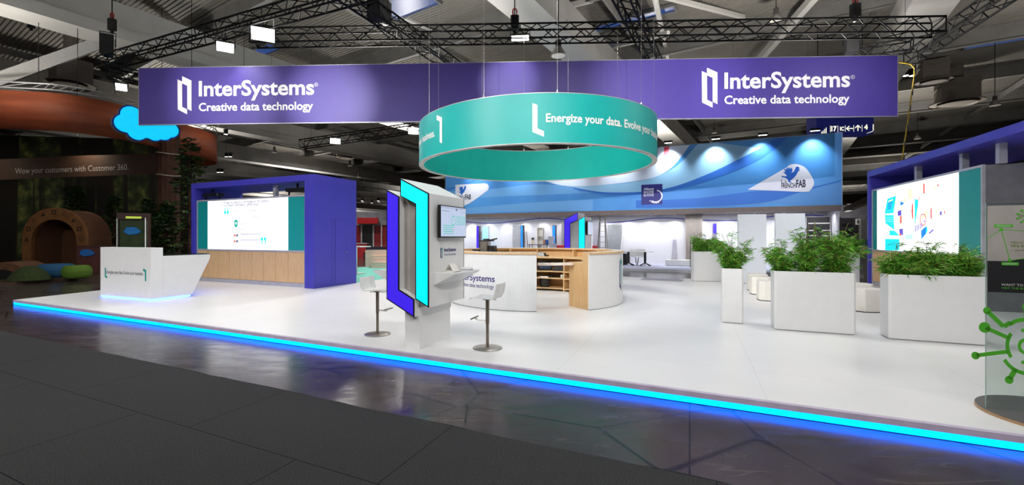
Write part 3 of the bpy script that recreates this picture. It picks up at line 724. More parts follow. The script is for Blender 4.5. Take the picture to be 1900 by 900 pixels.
# ================================================================== screen walls
def screen_wall(t, L, d_l, d_r, z0, z1, ztop, jl, jr, fr_end, beam_end, depth, seams, solid_end, BLUE):
    """local frame: x along the face from the far-left, y into the wall"""
    m = MB()
    m.box(0, beam_end, 0, depth, ztop - 0.18, ztop)                      # top slab
    m.box(0, jl - 0.01, 0, depth, 0, ztop - 0.18)
    if jr: m.box(fr_end + 0.04, L, 0, depth, 0, ztop - 0.18)
    m.obj('housing', BLUE, t, bevel=0.004)
    yf = 0.10
    fr_top = z1 + 0.05
    m = MB(); m.box(jl, fr_end, yf + 0.03, yf + 0.5, 0.0, fr_top - 0.01); m.obj('wall_body', GREY_DK if jr else GREY_MID, t)
    m = MB()
    m.box(jl, fr_end, yf - 0.02, yf + 0.03, z1, fr_top); m.box(fr_end - 0.05, fr_end, yf - 0.02, yf + 0.03, 0, z1); m.box(jl, jl + 0.04, yf - 0.02, yf + 0.03, 0, z1); m.box(jl + .04, fr_end - .05, yf - 0.02, yf + 0.03, z0 - 0.05, z0)
    m.obj('frame', GREY_FRAME, t)
    for a, b in ((jl + 0.04, d_l), (d_r, fr_end - 0.05)):
        m = MB(); m.box(a, b, yf, yf + 0.03, z0, z1); m.obj('teal_panel', TEALP, t)
    m = MB(); m.box(d_l, d_r, yf - 0.01, yf + 0.03, z0, z1); disp = m.obj('display', SCREEN_W, t)
    xs = [jl + 0.04] + seams + [fr_end - 0.05]
    for a, b in zip(xs[:-1], xs[1:]):
        m = MB(); m.box(a + 0.004, b - 0.004, yf + 0.0, yf + 0.03, 0.13, z0 - 0.055); m.obj('wood_panel', WOOD, t)
    m = MB(); m.box(jl + 0.04, fr_end - 0.05, yf + 0.012, yf + 0.03, 0.0, 0.12); m.obj('plinth', GREY_FRAME, t)
    return disp, yf

# the one opposite the reception desk
LF = Frame(-10.0, 15.27, -25.0)
t = thing('screen_wall', 'blue-violet screen wall with lit presentation screen between teal panels and closet door', 'screen wall', (LF.o[0], LF.o[1], 0), -25)
L_ = 5.64
sx = lambda px: LF.lx(px, 0.1)
d_l, d_r = sx(386.0), sx(534.6)
Z0, Z1 = 1.10, 2.71
disp, yf = screen_wall(t, L_, d_l, d_r, Z0, Z1, 3.335, 0.17, True, sx(568.0), L_, 1.82, [sx(v) for v in (386.6, 405.5, 425.5, 445.5, 467.5, 488.3, 511.3, 534.7)], False, BLUEWALL)
# text on the display
pr = Print()
def dl(px): return LF.lx(px, 0.08)
def dz(px, py): return LF.lz(px, py, 0.08)
a = dl(414); pr.text('Through the power of our technologies and the consistency', a, dz(414, 378.5), dl(499) - a, 0.085, bold=0.016)
pr.text('of our support, InterSystems is getting noticed.', a, dz(414, 383.5), dl(480) - a, 0.085, bold=0.016)
for px, py, s_ in ((420, 392, 1), (488.5, 446, -1)):
    for dx_ in (-.07, .07):
        x, z = dl(px) + dx_, dz(px, py); pr.poly([(x + s_*q0, z + s_*q1) for q0, q1 in ((.045, .13), (.0, .12), (-.045, .04), (-.05, -.09), (.045, -.09), (.045, .01), (-.005, .01), (.005, .06))], 1)
pr.rect(dl(431), dz(431, 393), dl(431) + .24, dz(431, 393) + .04, 2)
for (px, py, w, mi) in ((445.5, 392, 1.05, 3), (445.5, 404, .9, 3), (445.5, 405.8, .35, 3), (445.5, 416, .95, 3), (434, 426, 1.15, 3), (445.5, 435, 1.0, 4), (445.5, 437.4, .5, 3), (445.5, 446, .85, 4), (445.5, 448, .6, 3), (406, 457.5, 2.6, 3)):
    x = dl(px); z = dz(px, py); pr.rect(x, z, x + w, z + 0.022, mi)
for (px, py, mi) in ((437.5, 415.5, 1),):
    x, z = dl(px), dz(px, py); pr.poly([(x-.08, z+.13), (x+.08, z+.13), (x+.08, z-.06), (x, z-.13), (x-.08, z-.06)], 5); pr.disc(x, z + .02, .03, .05, 6)
for py in (436.5, 447.5):
    x, z = dl(437.5), dz(437.5, py); pr.ring(x, z + .02, .085, .1, 0, 180, 3); pr.rect(x - .11, z - .04, x - .02, z + .03, 7); pr.rect(x + .0, z - .04, x + .11, z + .03, 8)
E_ = lambda n, c, e=0.9: mat(n, c, 0.5, emis=c, es=e, var=0.0)
o = pr.obj('slide_text', [E_('screen_ink', (60, 48, 84)), E_('screen_cyan', (0, 225, 235)), E_('screen_pale_blue', (185, 195, 235)), E_('screen_faint', (176, 176, 190)), E_('screen_grey', (140, 134, 160)), E_('screen_teal', (0, 150, 130)), SCREEN_W, E_('screen_red', (200, 90, 90)), E_('screen_dark', (90, 90, 110))], lambda s, z: (s, yf - 0.013, z), disp, layered=True)
o.parent = disp
# closet side: flush door, seams, knob
m = MB(); a0, b0 = 0.62, 1.27
DEEP = mat('violet_seam', (40, 36, 120), 0.5)
x0 = L_ + 0.001
m.box(x0, x0 + 0.004, 0.86, 1.36, 0.06, 2.02); dr = m.obj('closet_door', BLUEWALL, t)
m = MB(); m.box(x0, x0 + 0.002, 0.848, 0.86, 0.06, 2.03); m.box(x0, x0 + 0.002, 1.36, 1.37, 0.06, 2.03); m.box(x0, x0 + .002, 0.1, 1.8, 2.03, 2.036); m.box(x0, x0 + .002, .72, .726, 0.0, 2.03); m.obj('door_seam', DEEP, t)
m = MB(); m.tube((x0 + .004, 1.30, 1.02), (x0 + .03, 1.30, 1.02), 0.012, 10); m.lathe([(0, .03), (.022, .02), (.022, -.02), (0, -.03)], 12, (x0 + .035, 1.30, 1.02)); m.obj('door_knob', CHROME, dr)
m = MB(); m.box(sx(499) - .06, sx(499) + .06, .3, .42, 2.74, 3.15); m.obj('post', GREY_FRAME, t)
for px in (540, 381):
    c = sx(px); q = thing('short_throw_projector', 'black projector arm under the housing beam, ' + ('near the closet' if px == 540 else 'at the end by the conifers'), 'projector', LF.w(c, 0.35, 2.90), -25, 'projectors in the screen wall housing')
    m = MB(); m.box(-.42, .42, -.12, .16, 0, .10, .03); m.obj('body', BLACK, q)
    m = MB(); m.box(-.03, .03, -.02, .02, .10, .25); m.box(.34, .38, -.02, .02, -.1, 0.0); m.box(-.38, -.34, -.02, .02, -.1, 0); m.obj('bracket', BLACK_M, q)

# the one with the illustration
RF = Frame(12.17, 14.06, -112.5)
t = thing('screen_wall', 'blue-violet screen wall showing a colourful illustration behind the planters', 'screen wall', (RF.o[0], RF.o[1], 0), -112.5)
sx = lambda px: RF.lx(px, 0.1)
d_l, d_r = sx(1628), sx(1779)
fe = sx(1825)
Z0, Z1 = 1.12, 2.93
s1 = sx(1628.5)
seams = [s1 + i * 0.5 for i in range(0, 9)]
disp, yf = screen_wall(t, 6, d_l, d_r, Z0, Z1, 3.57, 0.09, False, fe, 8.2, 2.2, seams, True, BLUEWALL)
m = MB(); m.box(fe - .35, fe + 0.0, yf + .5, 2.9, 0, 2.98); m.obj('end_panel', GREY_MID, t)
m = MB()
for px in (1703, 1788, 1857):
    c = RF.lx(px, .35); m.box(c - .06, c + .06, .3, .42, 2.98, 3.39)
m.obj('post', GREY_FRAME, t)
pr = Print()
DW, DH = d_r - d_l, Z1 - Z0
# illustration, laid out on a 100 x 100 grid seen in the photo's screen crop (x 140..890, y 825..~100)
def q_(u, v):   # crop pixel -> display fraction
    fx = RF.lx(1600 + u / 5, 0.085); return fx, RF.lz(1600 + u / 5, 300 + v / 5, 0.085)
def P_(pts, mi): pr.poly([q_(*p) for p in pts], mi)
P_([(232, 345), (312, 315), (290, 470), (296, 635), (212, 570), (208, 470)], 0)
P_([(214, 482), (290, 478), (290, 494), (214, 496)], 7)
P_([(240, 365), (284, 345), (280, 358), (238, 378)], 4)
for k in range(4): P_([(238 - k*2, 382 + k*18), (278 - k*3, 368 + k*18), (276 - k*3, 380 + k*18), (236 - k*2, 393 + k*18)], 1)
for k in range(3): P_([(216, 515 + k*18), (294, 520 + k*18), (294, 523 + k*18), (216, 518 + k*18)], 8)
P_([(388, 330), (408, 322), (410, 378), (388, 390)], 3); P_([(424, 260), (440, 246), (458, 252), (462, 345), (426, 362)], 3)
P_([(352, 366), (390, 388), (352, 410)], 1)
P_([(326, 462), (362, 446), (362, 498), (328, 504)], 2); P_([(330, 506), (350, 502), (350, 572), (330, 570)], 3); P_([(350, 502), (364, 500), (364, 572), (350, 574)], 5)
P_([(460, 400), (470, 378), (472, 530), (462, 530), (455, 460)], 5)
P_([(486, 342), (520, 358), (492, 570), (486, 575)], 0); P_([(516, 360), (530, 308), (528, 340), (520, 370)], 5)
P_([(510, 400), (516, 370), (514, 420), (508, 440)], 1)
for k in range(7): P_([(376, 420 + k*22), (450, 392 + k*22), (450, 394 + k*22), (376, 422 + k*22)], 6)
P_([(565, 205), (578, 200), (578, 298), (565, 298)], 5); P_([(632, 432), (644, 428), (644, 530), (632, 530)], 5)
P_([(665, 225), (678, 222), (678, 255), (665, 258)], 4); P_([(696, 210), (706, 206), (706, 232), (696, 235)], 5); P_([(574, 172), (600, 165), (600, 176), (574, 182)], 4)
P_([(682, 452), (696, 448), (696, 478), (682, 480)], 4); P_([(720, 462), (736, 460), (736, 496), (720, 496)], 2); P_([(757, 458), (766, 452), (766, 488), (757, 482)], 5); P_([(642, 402), (666, 396), (666, 408), (642, 414)], 4)
P_([(610, 238), (622, 234), (622, 254), (610, 256)], 3); P_([(575, 460), (606, 445), (606, 520), (578, 520)], 3)
for a in range(16):
    t0, t1 = a * PI / 8, (a + 1) * PI / 8
    P_([(563 + 30*math.cos(t0), 538 + 58*math.sin(t0)), (563 + 24*math.cos(t0), 538 + 48*math.sin(t0)), (563 + 24*math.cos(t1), 538 + 48*math.sin(t1)), (563 + 30*math.cos(t1), 538 + 58*math.sin(t1))], 5)
P_([(550, 505), (568, 500), (568, 530), (550, 530)], 4); P_([(570, 545), (580, 545), (580, 560), (570, 560)], 2)
for k in range(5): P_([(490 + k*15, 590 - k*5), (496 + k*15, 590 - k*5), (496 + k*15, 650 - k*10), (490 + k*15, 660 - k*10)], 2)
P_([(545, 640), (590, 600), (590, 670), (548, 720)], 1); P_([(590, 600), (604, 606), (604, 650), (590, 670)], 0); P_([(612, 665), (655, 625), (666, 632), (625, 670)], 2)
P_([(212, 580), (380, 700), (380, 703), (212, 583)], 6); P_([(600, 605), (770, 668), (770, 671), (600, 608)], 6)
P_([(252, 636), (300, 640), (345, 686), (252, 684)], 0); P_([(342, 626), (378, 620), (378, 690), (345, 660)], 2); P_([(345, 664), (360, 664), (360, 690), (345, 688)], 5); P_([(212, 716), (344, 718), (344, 822), (212, 822)], 0)
P_([(395, 680), (470, 672), (470, 720), (395, 720)], 8)
P_([(600, 196), (766, 176), (766, 178), (600, 199)], 6); P_([(600, 436), (770, 420), (770, 422), (600, 439)], 6)
o = pr.obj('illustration', [E_('art_cyan', (0, 205, 225)), E_('art_blue', (0, 120, 205)), E_('art_violet', (82, 70, 180)), E_('art_sand', (248, 212, 180)), E_('art_yellow', (246, 226, 150)), E_('art_red', (232, 72, 62)), E_('art_line', (226, 206, 214)), SCREEN_W, E_('art_pale', (176, 224, 246))], lambda s, z: (s, yf - 0.013, z), disp, layered=True)

# ================================================================== reception desk
DF = Frame(-9.58, 11.15, -22.5)
DLX = math.hypot(-7.74 + 9.58, 10.40 - 11.15)
t = thing('reception_desk', 'white reception desk with printed slogan and glowing blue base on the platform corner', 'desk', (DF.o[0], DF.o[1], 0), -22.5)
DH_ = 1.25
m = MB(); m.box(0, DLX, 0, 0.27, 0.05, DH_); m.obj('front_block', WHITE, t, bevel=0.004)
m = MB()
m.prism_yz([(0.271, 0.05), (0.98, 0.05), (1.46, 0.95), (1.46, 1.05), (0.271, 1.05)], DLX - 0.06, DLX); m.obj('side_panel', WHITE, t, bevel=0.004); m = MB(); m.prism_yz([(0.271, 0.05), (0.98, 0.05), (1.46, 0.95), (1.46, 1.05), (0.271, 1.05)], 0, 0.06)
m.obj('side_panel', WHITE, t, bevel=0.004)
m = MB(); m.box(0.001, DLX - 0.001, 0.272, 1.44, 1.051, 1.072); m.obj('worktop', mat('black_glossy_top', (16, 16, 18), 0.12), t)
m = MB(); m.box(0.06, DLX - 0.06, 0.272, 0.32, 0.06, 1.05); m.box(.06, DLX - .06, .32, 1.3, .9, .94); m.obj('shelf', WHITE, t)
m = MB(); m.box(0.04, DLX - 0.02, 0.02, 0.9, 0.0, 0.05); m.box(0.02, DLX + .004, -.004, 0.012, 0.01, 0.045); m.box(DLX - .012, DLX + .004, 0.0, .94, 0.01, 0.045); m.obj('light_strip', DESK_L, t)
pr = Print()
def dpx(px, py): x = DF.lx(px, -0.003); return x, DF.lz(px, py, -0.003)
x, z = dpx(198, 506); x1 = dpx(265.5, 508)[0]; zc = z
pr.text('Energize your data. Evolve your business.', x, z - .02, x1 - x, 0.085, 0)
x = dpx(194.3, 500)[0]; pr.poly([(x, zc+.13), (x+.05, zc+.12), (x+.05, zc-.07), (x+.11, zc-.1), (x+.11, zc-.14), (x, zc-.11)], 1)
x = dpx(268.2, 500)[0]; pr.poly([(x+.06, zc-.16), (x+.01, zc-.15), (x+.01, zc+.06), (x-.06, zc+.09), (x-.06, zc+.14), (x+.06, zc+.11)], 1)
pr.obj('lettering', [INK_DK, TEAL_INK], lambda s, z: (s, -0.003, z), t)
gz0 = DF.lx(217, .14); gz1 = DF.lx(270, .14)
q = thing('glass_screen', 'clear glass guard standing on the white reception desk', 'glass screen', DF.w(gz0, 0.14, DH_ + .001), -22.5)
m = MB(); m.box(0.012, gz1 - gz0 - .012, -0.006, 0.006, 0, 0.70); m.obj('pane', glass_mat('clear_glass_guard', (225, 232, 230)), q)
m = MB(); m.box(0, .011, -.009, .009, 0, .71); m.box(gz1 - gz0 - .011, gz1 - gz0, -.009, .009, 0, .71); m.obj('edge_rail', mat('pale_edge', (230, 230, 230), 0.3), q)

# ================================================================== light kiosks
SL = -0.488
def kiosk(t, mirror=False, front=True):
    """upright kiosk shaped as two interlocking slanted strokes; local x 0..0.67 across the face, y = depth 0.985"""
    D = 0.985; Wd = 0.67; w = 0.205
    mx = (lambda pts: [(Wd - p[0], p[1]) for p in reversed(pts)]) if mirror else (lambda pts: pts)
    A_ = [(0, 2.145), (0, 0.66), (0.445, 0.66 + SL * 0.445), (0.445, 0.90 + SL * 0.445), (w, 0.90 + SL * w), (w, 2.145 + SL * w)]
    B_ = [(0.225, 2.285), (0.225, 2.045), (0.465, 2.045 + SL * 0.24), (0.465, 0.585 + 0.1), (Wd, 0.585), (Wd, 2.285 + SL * 0.445)]
    C_ = [(0.205, 2.145 + SL*.205 - 0.06), (0.205, 0.80), (0.465, 0.80 + SL * .26), (0.465, 1.95)]
    C_ = [(w + .002, 2.04), (w + .002, 0.66), (0.462, 0.66 + SL * .25), (0.462, 2.04 + SL * .25)]
    for nm, pg in (('body', A_), ('upper_body', B_)):
        m = MB(); m.prism_xz(mx(pg), 0.012, D - 0.012); m.obj(nm, WHITE, t)
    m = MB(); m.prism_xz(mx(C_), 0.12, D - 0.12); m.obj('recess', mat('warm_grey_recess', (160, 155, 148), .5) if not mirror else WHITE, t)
    def inset(pg, k=0.016):
        bm = bmesh.new(); f = bm.faces.new([bm.verts.new((p[0], p[1], 0)) for p in pg]); bm.normal_update(); bmesh.ops.inset_region(bm, faces=[f], thickness=k, use_boundary=True, use_even_offset=True)
        bm.faces.ensure_lookup_table(); r = [(v.co.x, v.co.y) for v in bm.faces[0].verts]; bm.free(); return r
    for nm, pg, lm in (('indigo_light_panel', A_, INDIGO_L), ('cyan_light_panel', B_, CYAN_L)):
        if mirror: nm, lm = ('cyan_light_panel', CYAN_L) if pg is A_ else ('indigo_light_panel', INDIGO_L)
        m = MB(); m.prism_xz(mx(pg), -0.004, 0.011); m.prism_xz(mx(pg), D - 0.011, D + 0.004); fr = m.obj('panel_frame', BLACK, t)
        m = MB(); m.prism_xz(inset(mx(pg)), -0.007, -0.0045); m.prism_xz(inset(mx(pg)), D + 0.0045, D + 0.007); m.obj(nm, lm, t)
    m = MB(); a, b = (0.235, 0.47) if not mirror else (0.2, 0.435)
    m.box(a, b, 0.09, 0.93, 0.0, 0.56); m.obj('pedestal', WHITE, t, bevel=0.004)
KF = Frame(-1.30, 6.04, -25.0)
t = thing('light_kiosk', 'tall white kiosk with glowing indigo and cyan angular panels near the platform edge', 'kiosk', (KF.o[0], KF.o[1], 0), -25)
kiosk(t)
# wedge shelves on both flanks
def wedge(x0, sgn, lab):
    m = MB(); m.prism_xz([(x0, 1.03), (x0, 0.865), (x0 + sgn * 0.31, 1.015), (x0 + sgn * 0.31, 1.03)] if sgn > 0 else [(x0, 0.865), (x0, 1.03), (x0 - 0.31, 1.03), (x0 - .31, 1.015)], 0.10, 0.89); return m.obj('shelf', WHITE, t)
wedge(0.671, 1, ''); wedge(-0.001, -1, '')
pr = Print()
ky = lambda y, z: (0.6735, y, z)
y0, y1 = 0.40, 0.74
logo(pr, 0.29, 1.205, 0.055, 0.16, 0, 1); pr.text('InterSystems', y0 - .01, 1.30, 0.34, 0.05, 0, bold=.02); pr.text('Creative data technology', y0 - .01, 1.245, 0.33, 0.03, 0)
pr.obj('lettering', [INK, TEAL_INK], ky, t)
# monitor on the flank
t = thing('wall_monitor', 'black flat monitor showing a teal dashboard on the kiosk nearest the platform edge', 'monitor', KF.w(0.671, 0.535, 1.71), 65, 'kiosk monitors')
def monitor(t, wd=0.74, hg=0.44):
    m = MB(); m.box(-wd/2, wd/2, -0.075, -0.03, -hg/2, hg/2); m.obj('bezel', BLACK, t, bevel=0.004)
    m = MB(); m.box(-.14, .14, -0.03, -0.001, -.1, .1); m.obj('wall_mount', BLACK_M, t)
    m = MB(); m.box(-wd/2 + .014, wd/2 - .014, -0.0775, -0.0755, -hg/2 + .02, hg/2 - .014); return m.obj('screen', mat('pale_screen', (150, 160, 180), 0.3, emis=(176, 188, 212), es=0.75, var=0.03, scale=8), t)
sc = monitor(t)
pr = Print()
pr.rect(-.36, .178, .36, .2, 2); pr.rect(-.34, .14, -.14, .148, 3); pr.rect(.05, .16, .09, .185, 1); pr.rect(.2, .14, .33, .145, 3)
pr.ring(-.02, .02, .052, .062, 0, 360, 0, 30, 1.1); pr.text('1', -.025, .01, None, .035, 1)
for k in range(5): pr.rect(.06, .075 - k*.027, .345, .082 - k*.027, 0)
for k in range(5): pr.rect(-.30, -.055 - k*.027, -.015, -.047 - k*.027, 0)
pr.rect(-.045, -.109, -.01, -.102, 4)
for k in range(4): pr.rect(-.33, .1 - k*.035, -.1, .102 - k*.035, 2); pr.rect(.06, -.1 - k*.03, .33, -.098 - k*.03, 2)
pr.obj('dashboard', [E_('dash_teal', (20, 165, 145), .8), E_('dash_ink', (70, 74, 96), .8), E_('dash_grey', (150, 158, 180), .8), E_('dash_mid', (110, 116, 140), .8), E_('dash_red', (190, 110, 110), .8)], lambda s, z: (s, -0.0785, z), sc, layered=True)
# papers and a pair of white goggles-like items on the shelf
q = thing('leaflet_pile', 'loose white leaflets lying on the shelf under the dashboard monitor', 'leaflets', KF.w(0.80, 0.40, 1.031), -25)
m = MB()
for k in range(4): m.box(-.10 + k*.004, .1 + k*.006, -.16 + k*.01, .05 + k*.01, k*.005, k*.005 + .004)
m.obj('sheets', mat('paper_white', (238, 236, 230), 0.6), q)
m = MB(); m.prism_xz([(-.07, .022), (.0, .11), (.004, .11), (-.06, .022)], -.1, .06); m.prism_xz([(.07, .022), (.0, .112), (-.004, .108), (.06, .022)], -.1, .06); m.obj('folded_card', mat('paper_white', (238, 236, 230), 0.6), q)
q = thing('keyboard', 'white tablet-like pad at the outer end of the kiosk shelf', 'pad', KF.w(0.82, 0.76, 1.031), -25)
m = MB(); m.box(-.09, .09, -.06, .06, 0, .012, .01); m.obj('case', GREY_FRAME, q); m = MB(); m.prism_yz([(-.05, .013), (.05, .013), (.05, .035)], -.08, .08); m.obj('flap', WHITE, q)
q = thing('computer_mouse', 'small grey box on the kiosk shelf above the empty bar stool', 'box', KF.w(-0.17, 0.45, 1.031), -25)
m = MB(); m.lathe([(0, .05), (.05, .045), (.1, .02), (.11, 0), (0, 0)], 16); m.obj('lid', mat('grey_box', (140, 142, 146), .5), q, smooth=True)
q['label'] = 'low grey dome lying on the kiosk shelf over the other bar stool'; q['category'] = 'dome'; q.name = 'grey_dome'

# second kiosk behind the counter
K2 = Frame(2.62, 14.25, -25.0)
t = thing('light_kiosk', 'smaller-looking kiosk with indigo and cyan panels behind the round counter', 'kiosk', (K2.o[0], K2.o[1], 0), -25)
kiosk(t, True)
m = MB(); m.prism_xz([(.671, 1.03), (.671, .865), (.98, 1.015), (.98, 1.03)], .1, .89); m.obj('shelf', WHITE, t)
t = thing('wall_monitor', 'black monitor seen edge-on on the kiosk behind the round counter', 'monitor', K2.w(0.671, 0.40, 1.78), 65, 'kiosk monitors'); monitor(t)

# ================================================================== bar stools
def stool(label, loc, deg):
    t = thing('bar_stool', label, 'bar stool', loc, deg, 'bar stools at the kiosk')
    m = MB(); m.lathe([(0, .0), (.2, 0), (.2, .008), (.19, .012), (.03, .018), (0, .018)], 40); m.obj('base', STEEL, t, smooth=True)
    m = MB(); m.tube((0, 0, .018), (0, 0, .34), .021, 16); m.tube((0, 0, .33), (0, 0, .66), .026, 16); m.tube((0, 0, .655), (0, 0, .672), .06, 16); m.obj('post', mat('warm_steel', (150, 138, 126), .35, .8), t, smooth=True)
    m = MB(); m.path([(.02, 0, .375), (.15, 0, .372), (.19, 0, .40)], .010, 8); m.tube((.19, -.12, .40), (.19, .12, .40), .011, 8); m.obj('footrest', STEEL, t)
    m = MB(); m.path([(-.02, .0, .662), (-.11, -.04, .652)], .006, 6); m.obj('height_lever', STEEL, t)
    # one bent shell: seat front (+x) to the top of the back (-x)
    prof = [(.20, .676), (.17, .688), (.10, .690), (.0, .684), (-.09, .680), (-.145, .690), (-.178, .715), (-.195, .76), (-.206, .82), (-.214, .885)]
    m = MB(); th = .010; n = 8; rows = []
    for i, (x, z) in enumerate(prof):
        w = .185 + .01 * math.sin(i) if i < 6 else .19
        row = []
        for j in range(n + 1):
            s = -1 + 2 * j / n; cur = (.018 if i > 5 else 0.0) * s * s; dz_ = .012 * s * s if 0 < i < 5 else 0
            row.append((x + cur, s * w * (1 - .06 * (i in (0, len(prof) - 1)) ), z + dz_))
        rows.append(row)
    N = []
    for i, r in enumerate(rows):
        a, b = prof[max(0, i-1)], prof[min(len(prof)-1, i+1)]; dx, dz2 = b[0]-a[0], b[1]-a[1]; l = math.hypot(dx, dz2); N.append((dz2/l * -th, dx/l * th))
    for i in range(len(rows) - 1):
        for j in range(n):
            q = [rows[i][j], rows[i][j+1], rows[i+1][j+1], rows[i+1][j]]; m.face(q)
            k = [(p[0] + N[ii][0] * -1, p[1], p[2] + N[ii][1]) for p, ii in zip(q, (i, i, i+1, i+1))]; m.face(list(reversed(k)))
    for i in range(len(rows) - 1):
        for j in (0, n):
            a, b = rows[i][j], rows[i+1][j]; m.face([a, b, (b[0]-N[i+1][0], b[1], b[2]+N[i+1][1]), (a[0]-N[i][0], a[1], a[2]+N[i][1])])
    for i in (0, len(rows) - 1):
        for j in range(n):
            a, b = rows[i][j], rows[i][j+1]; m.face([a, b, (b[0]-N[i][0], b[1], b[2]+N[i][1]), (a[0]-N[i][0], a[1], a[2]+N[i][1])])
    bmesh.ops.remove_doubles(m.b, verts=m.b.verts[:], dist=1e-5)
    m.obj('seat_shell', mat('white_stool_shell', (232, 232, 230), .35), t, smooth=True)
    return t
s1 = g(700.5, 620.5); s2 = g(904.5, 646)
stool('white bar stool on the indigo side of the front kiosk, backrest towards the screen wall', s1, -20)
stool('white bar stool under the dashboard monitor, backrest towards the round counter', s2, 158)

# ================================================================== round counter
C0 = (1.26, 11.02)
A0, A1 = -64.2, 265.3
t = thing('round_counter', 'large round white and birch counter with shelves inside and an entrance gap', 'counter', (C0[0], C0[1], 0), 0)
t.scale = (1.03, 1.03, 1)
O0 = (0, 0)
m = MB(); m.arc_wall(O0, 2.035, 2.06, A0, A1, 0.012, 1.145, 120); m.obj('outer_panel', WHITE, t)
m = MB(); m.arc_wall(O0, 2.03, 2.05, A0, A1, 0.0, 0.011, 120); m.obj('plinth', GREY_MID, t)
m = MB(); m.arc_wall(O0, 1.86, 2.085, A0, A1, 1.146, 1.185, 120); m.obj('counter_top', WOODH, t)
m = MB(); m.arc_wall(O0, 1.87, 2.08, A0, A1, 1.1852, 1.19, 120); m.obj('top_laminate', mat('pale_laminate', (240, 232, 222), .35), t)
m = MB(); m.arc_wall(O0, 1.99, 2.034, A0, A1, 0.0, 1.145, 120); m.obj('inner_lining', WOOD, t)
m = MB(); m.arc_wall(O0, 1.42, 1.989, A0, A1, 0.91, 0.96, 120); m.obj('worktop', WOODH, t)
for z in (0.06, 0.34, 0.53):
    m = MB(); m.arc_wall(O0, 1.46, 1.989, A0 + 1.2, A1 - 1.2, z, z + 0.026, 100); m.obj('shelf', WOODH, t)
def radial(a, r0, r1, z0, z1, th=0.03):
    m = MB(); m.M = Matrix.Rotation(rad(a), 4, 'Z'); m.box(r0, r1, -th/2, th/2, z0, z1); return m
for a in (A0 + 0.6, A1 - 0.6):
    radial(a, 1.42, 1.988, 0, 0.909, 0.04).obj('end_panel', WOOD, t)
    radial(a, 1.86, 2.034, 0.961, 1.145, 0.04).obj('end_riser', WOOD, t)
for a in (-30, 0, 25, 50, 85, 105, 130, 155, 180, 205, 235):
    radial(a, 1.46, 1.988, 0.0, 0.909).obj('divider', WOOD, t)
for a in (-20, 20, 47, 80, 104, 125, 155, 190, 225):
    radial(a, 1.80, 1.988, 0.961, 1.145).obj('upper_divider', WOOD, t)
m = MB(); m.arc_wall(O0, 1.44, 1.62, A1 - 358.5, A0 - 1.5, 0.90, 0.95, 20); m.obj('entrance_flap', mat('pale_flap', (240, 226, 214), .4), t)
pr = Print()
def cang(px):
    # angle (deg from -Y, positive towards +X) of the near outer surface seen at px
    r = (px - CX) / F; A_ = 2.124
    K = r * C0[1] - C0[0]; R_ = math.hypot(1, r) * A_; ph = math.degrees(math.atan2(r, 1))
    return math.degrees(math.asin(max(-1, min(1, K / R_)))) - ph
def cz(px, py):
    a = rad(cang(px)); return zat(py, C0[1] - 2.124 * math.cos(a))
a0, a1 = cang(852), cang(918)
pr.text('InterSystems', a0, cz(918, 523) - 0.004, a1 - a0, (cz(900, 510) - cz(900, 523)) * .88, bold=.016)
a2 = cang(916.5)
pr.text('Creative data technology', a0, cz(916, 535) - 0.01, a2 - a0, cz(900, 527) - cz(900, 534.5), bold=.004)
logo(pr, a0 - 6.5, cz(918, 540), 4.6, 0.44)
e = cang(1151.5)
pr.poly([(e - 2.4, .40), (e - 2.4, 1.0), (e - .6, .95), (e - .6, .47), (e + 1.6, .40), (e + 1.6, .30)], 0)
pr.poly([(e - .2, 1.05), (e + 4, .96), (e + 4, .42), (e + 1.9, .45), (e + 1.9, .86), (e - .2, .94)], 1)
def on_c(s, z): a = rad(s); return (2.063 * math.sin(a), -2.063 * math.cos(a), z)
pr.obj('lettering', [INK, TEAL_INK], on_c, t)
def tb(name, label, cat, px, py, Y, group=None, deg=0): return thing(name, label, cat, at(px, py, Y), deg, group)
q = thing('coffee_machine', 'steel and black coffee machine standing inside the round counter', 'coffee machine', (0.17, 12.40, .961), -20)
m = MB(); m.box(-.2, .02, -.16, .16, 0, .42, .02); m.obj('body', STEEL, q)
m = MB(); m.box(.03, .2, -.15, .15, .0, .3, .02); m.box(-.22, .12, -.17, .17, .421, .45, .02); m.obj('front', BLACK, q)
m = MB(); m.tube((.02, .03, .452), (.26, -.03, .50), .02, 8); m.lathe([(0, .50), (.09, .49), (.1, .452), (0, .452)], 16, (-.06, 0, 0)); m.obj('hopper', BLACK, q)
q = thing('paper_cup_box', 'small dark box beside the coffee machine on the round counter worktop', 'box', (-.20, 12.1, .961), 10)
m = MB(); m.box(-.08, .08, -.08, .08, 0, .2, .01); m.obj('carton', BLACK, q); m = MB(); m.box(-.075, .075, -.082, -.081, .04, .16); m.obj('label_panel', WHITE, q)
for k, (x, y_, h, lb) in enumerate(((-.40, 11.75, .20, 'brown cardboard box at the kiosk end of the round counter worktop'), (-.34, 12.02, .17, 'lower brown cardboard box behind the first on the round counter'))):
    q = thing('cardboard_box', lb, 'box', (x, y_, .961), 15 * k, 'boxes on the counter worktop'); m = MB(); m.box(-.12, .12, -.1, .1, 0, h); m.obj('carton', mat('cardboard', (196, 150, 104), .7), q)
    m = MB(); m.box(-.12, .12, -.012, .012, h + .0005, h + .002); m.obj('tape', mat('tape', (220, 196, 160), .4), q)
q = thing('card_reader', 'small silver gadget on the worktop right of the coffee machine', 'gadget', (.47, 12.62, .961), 20)
m = MB(); m.prism_yz([(-.09, 0), (.09, 0), (.09, .13), (.0, .13)], -.06, .06); m.obj('case', STEEL, q); m = MB(); m.prism_yz([(-.092, .012), (-.088, .012), (-.02, .11), (-.024, .11)], -.05, .05); m.obj('screen', BLACK, q)
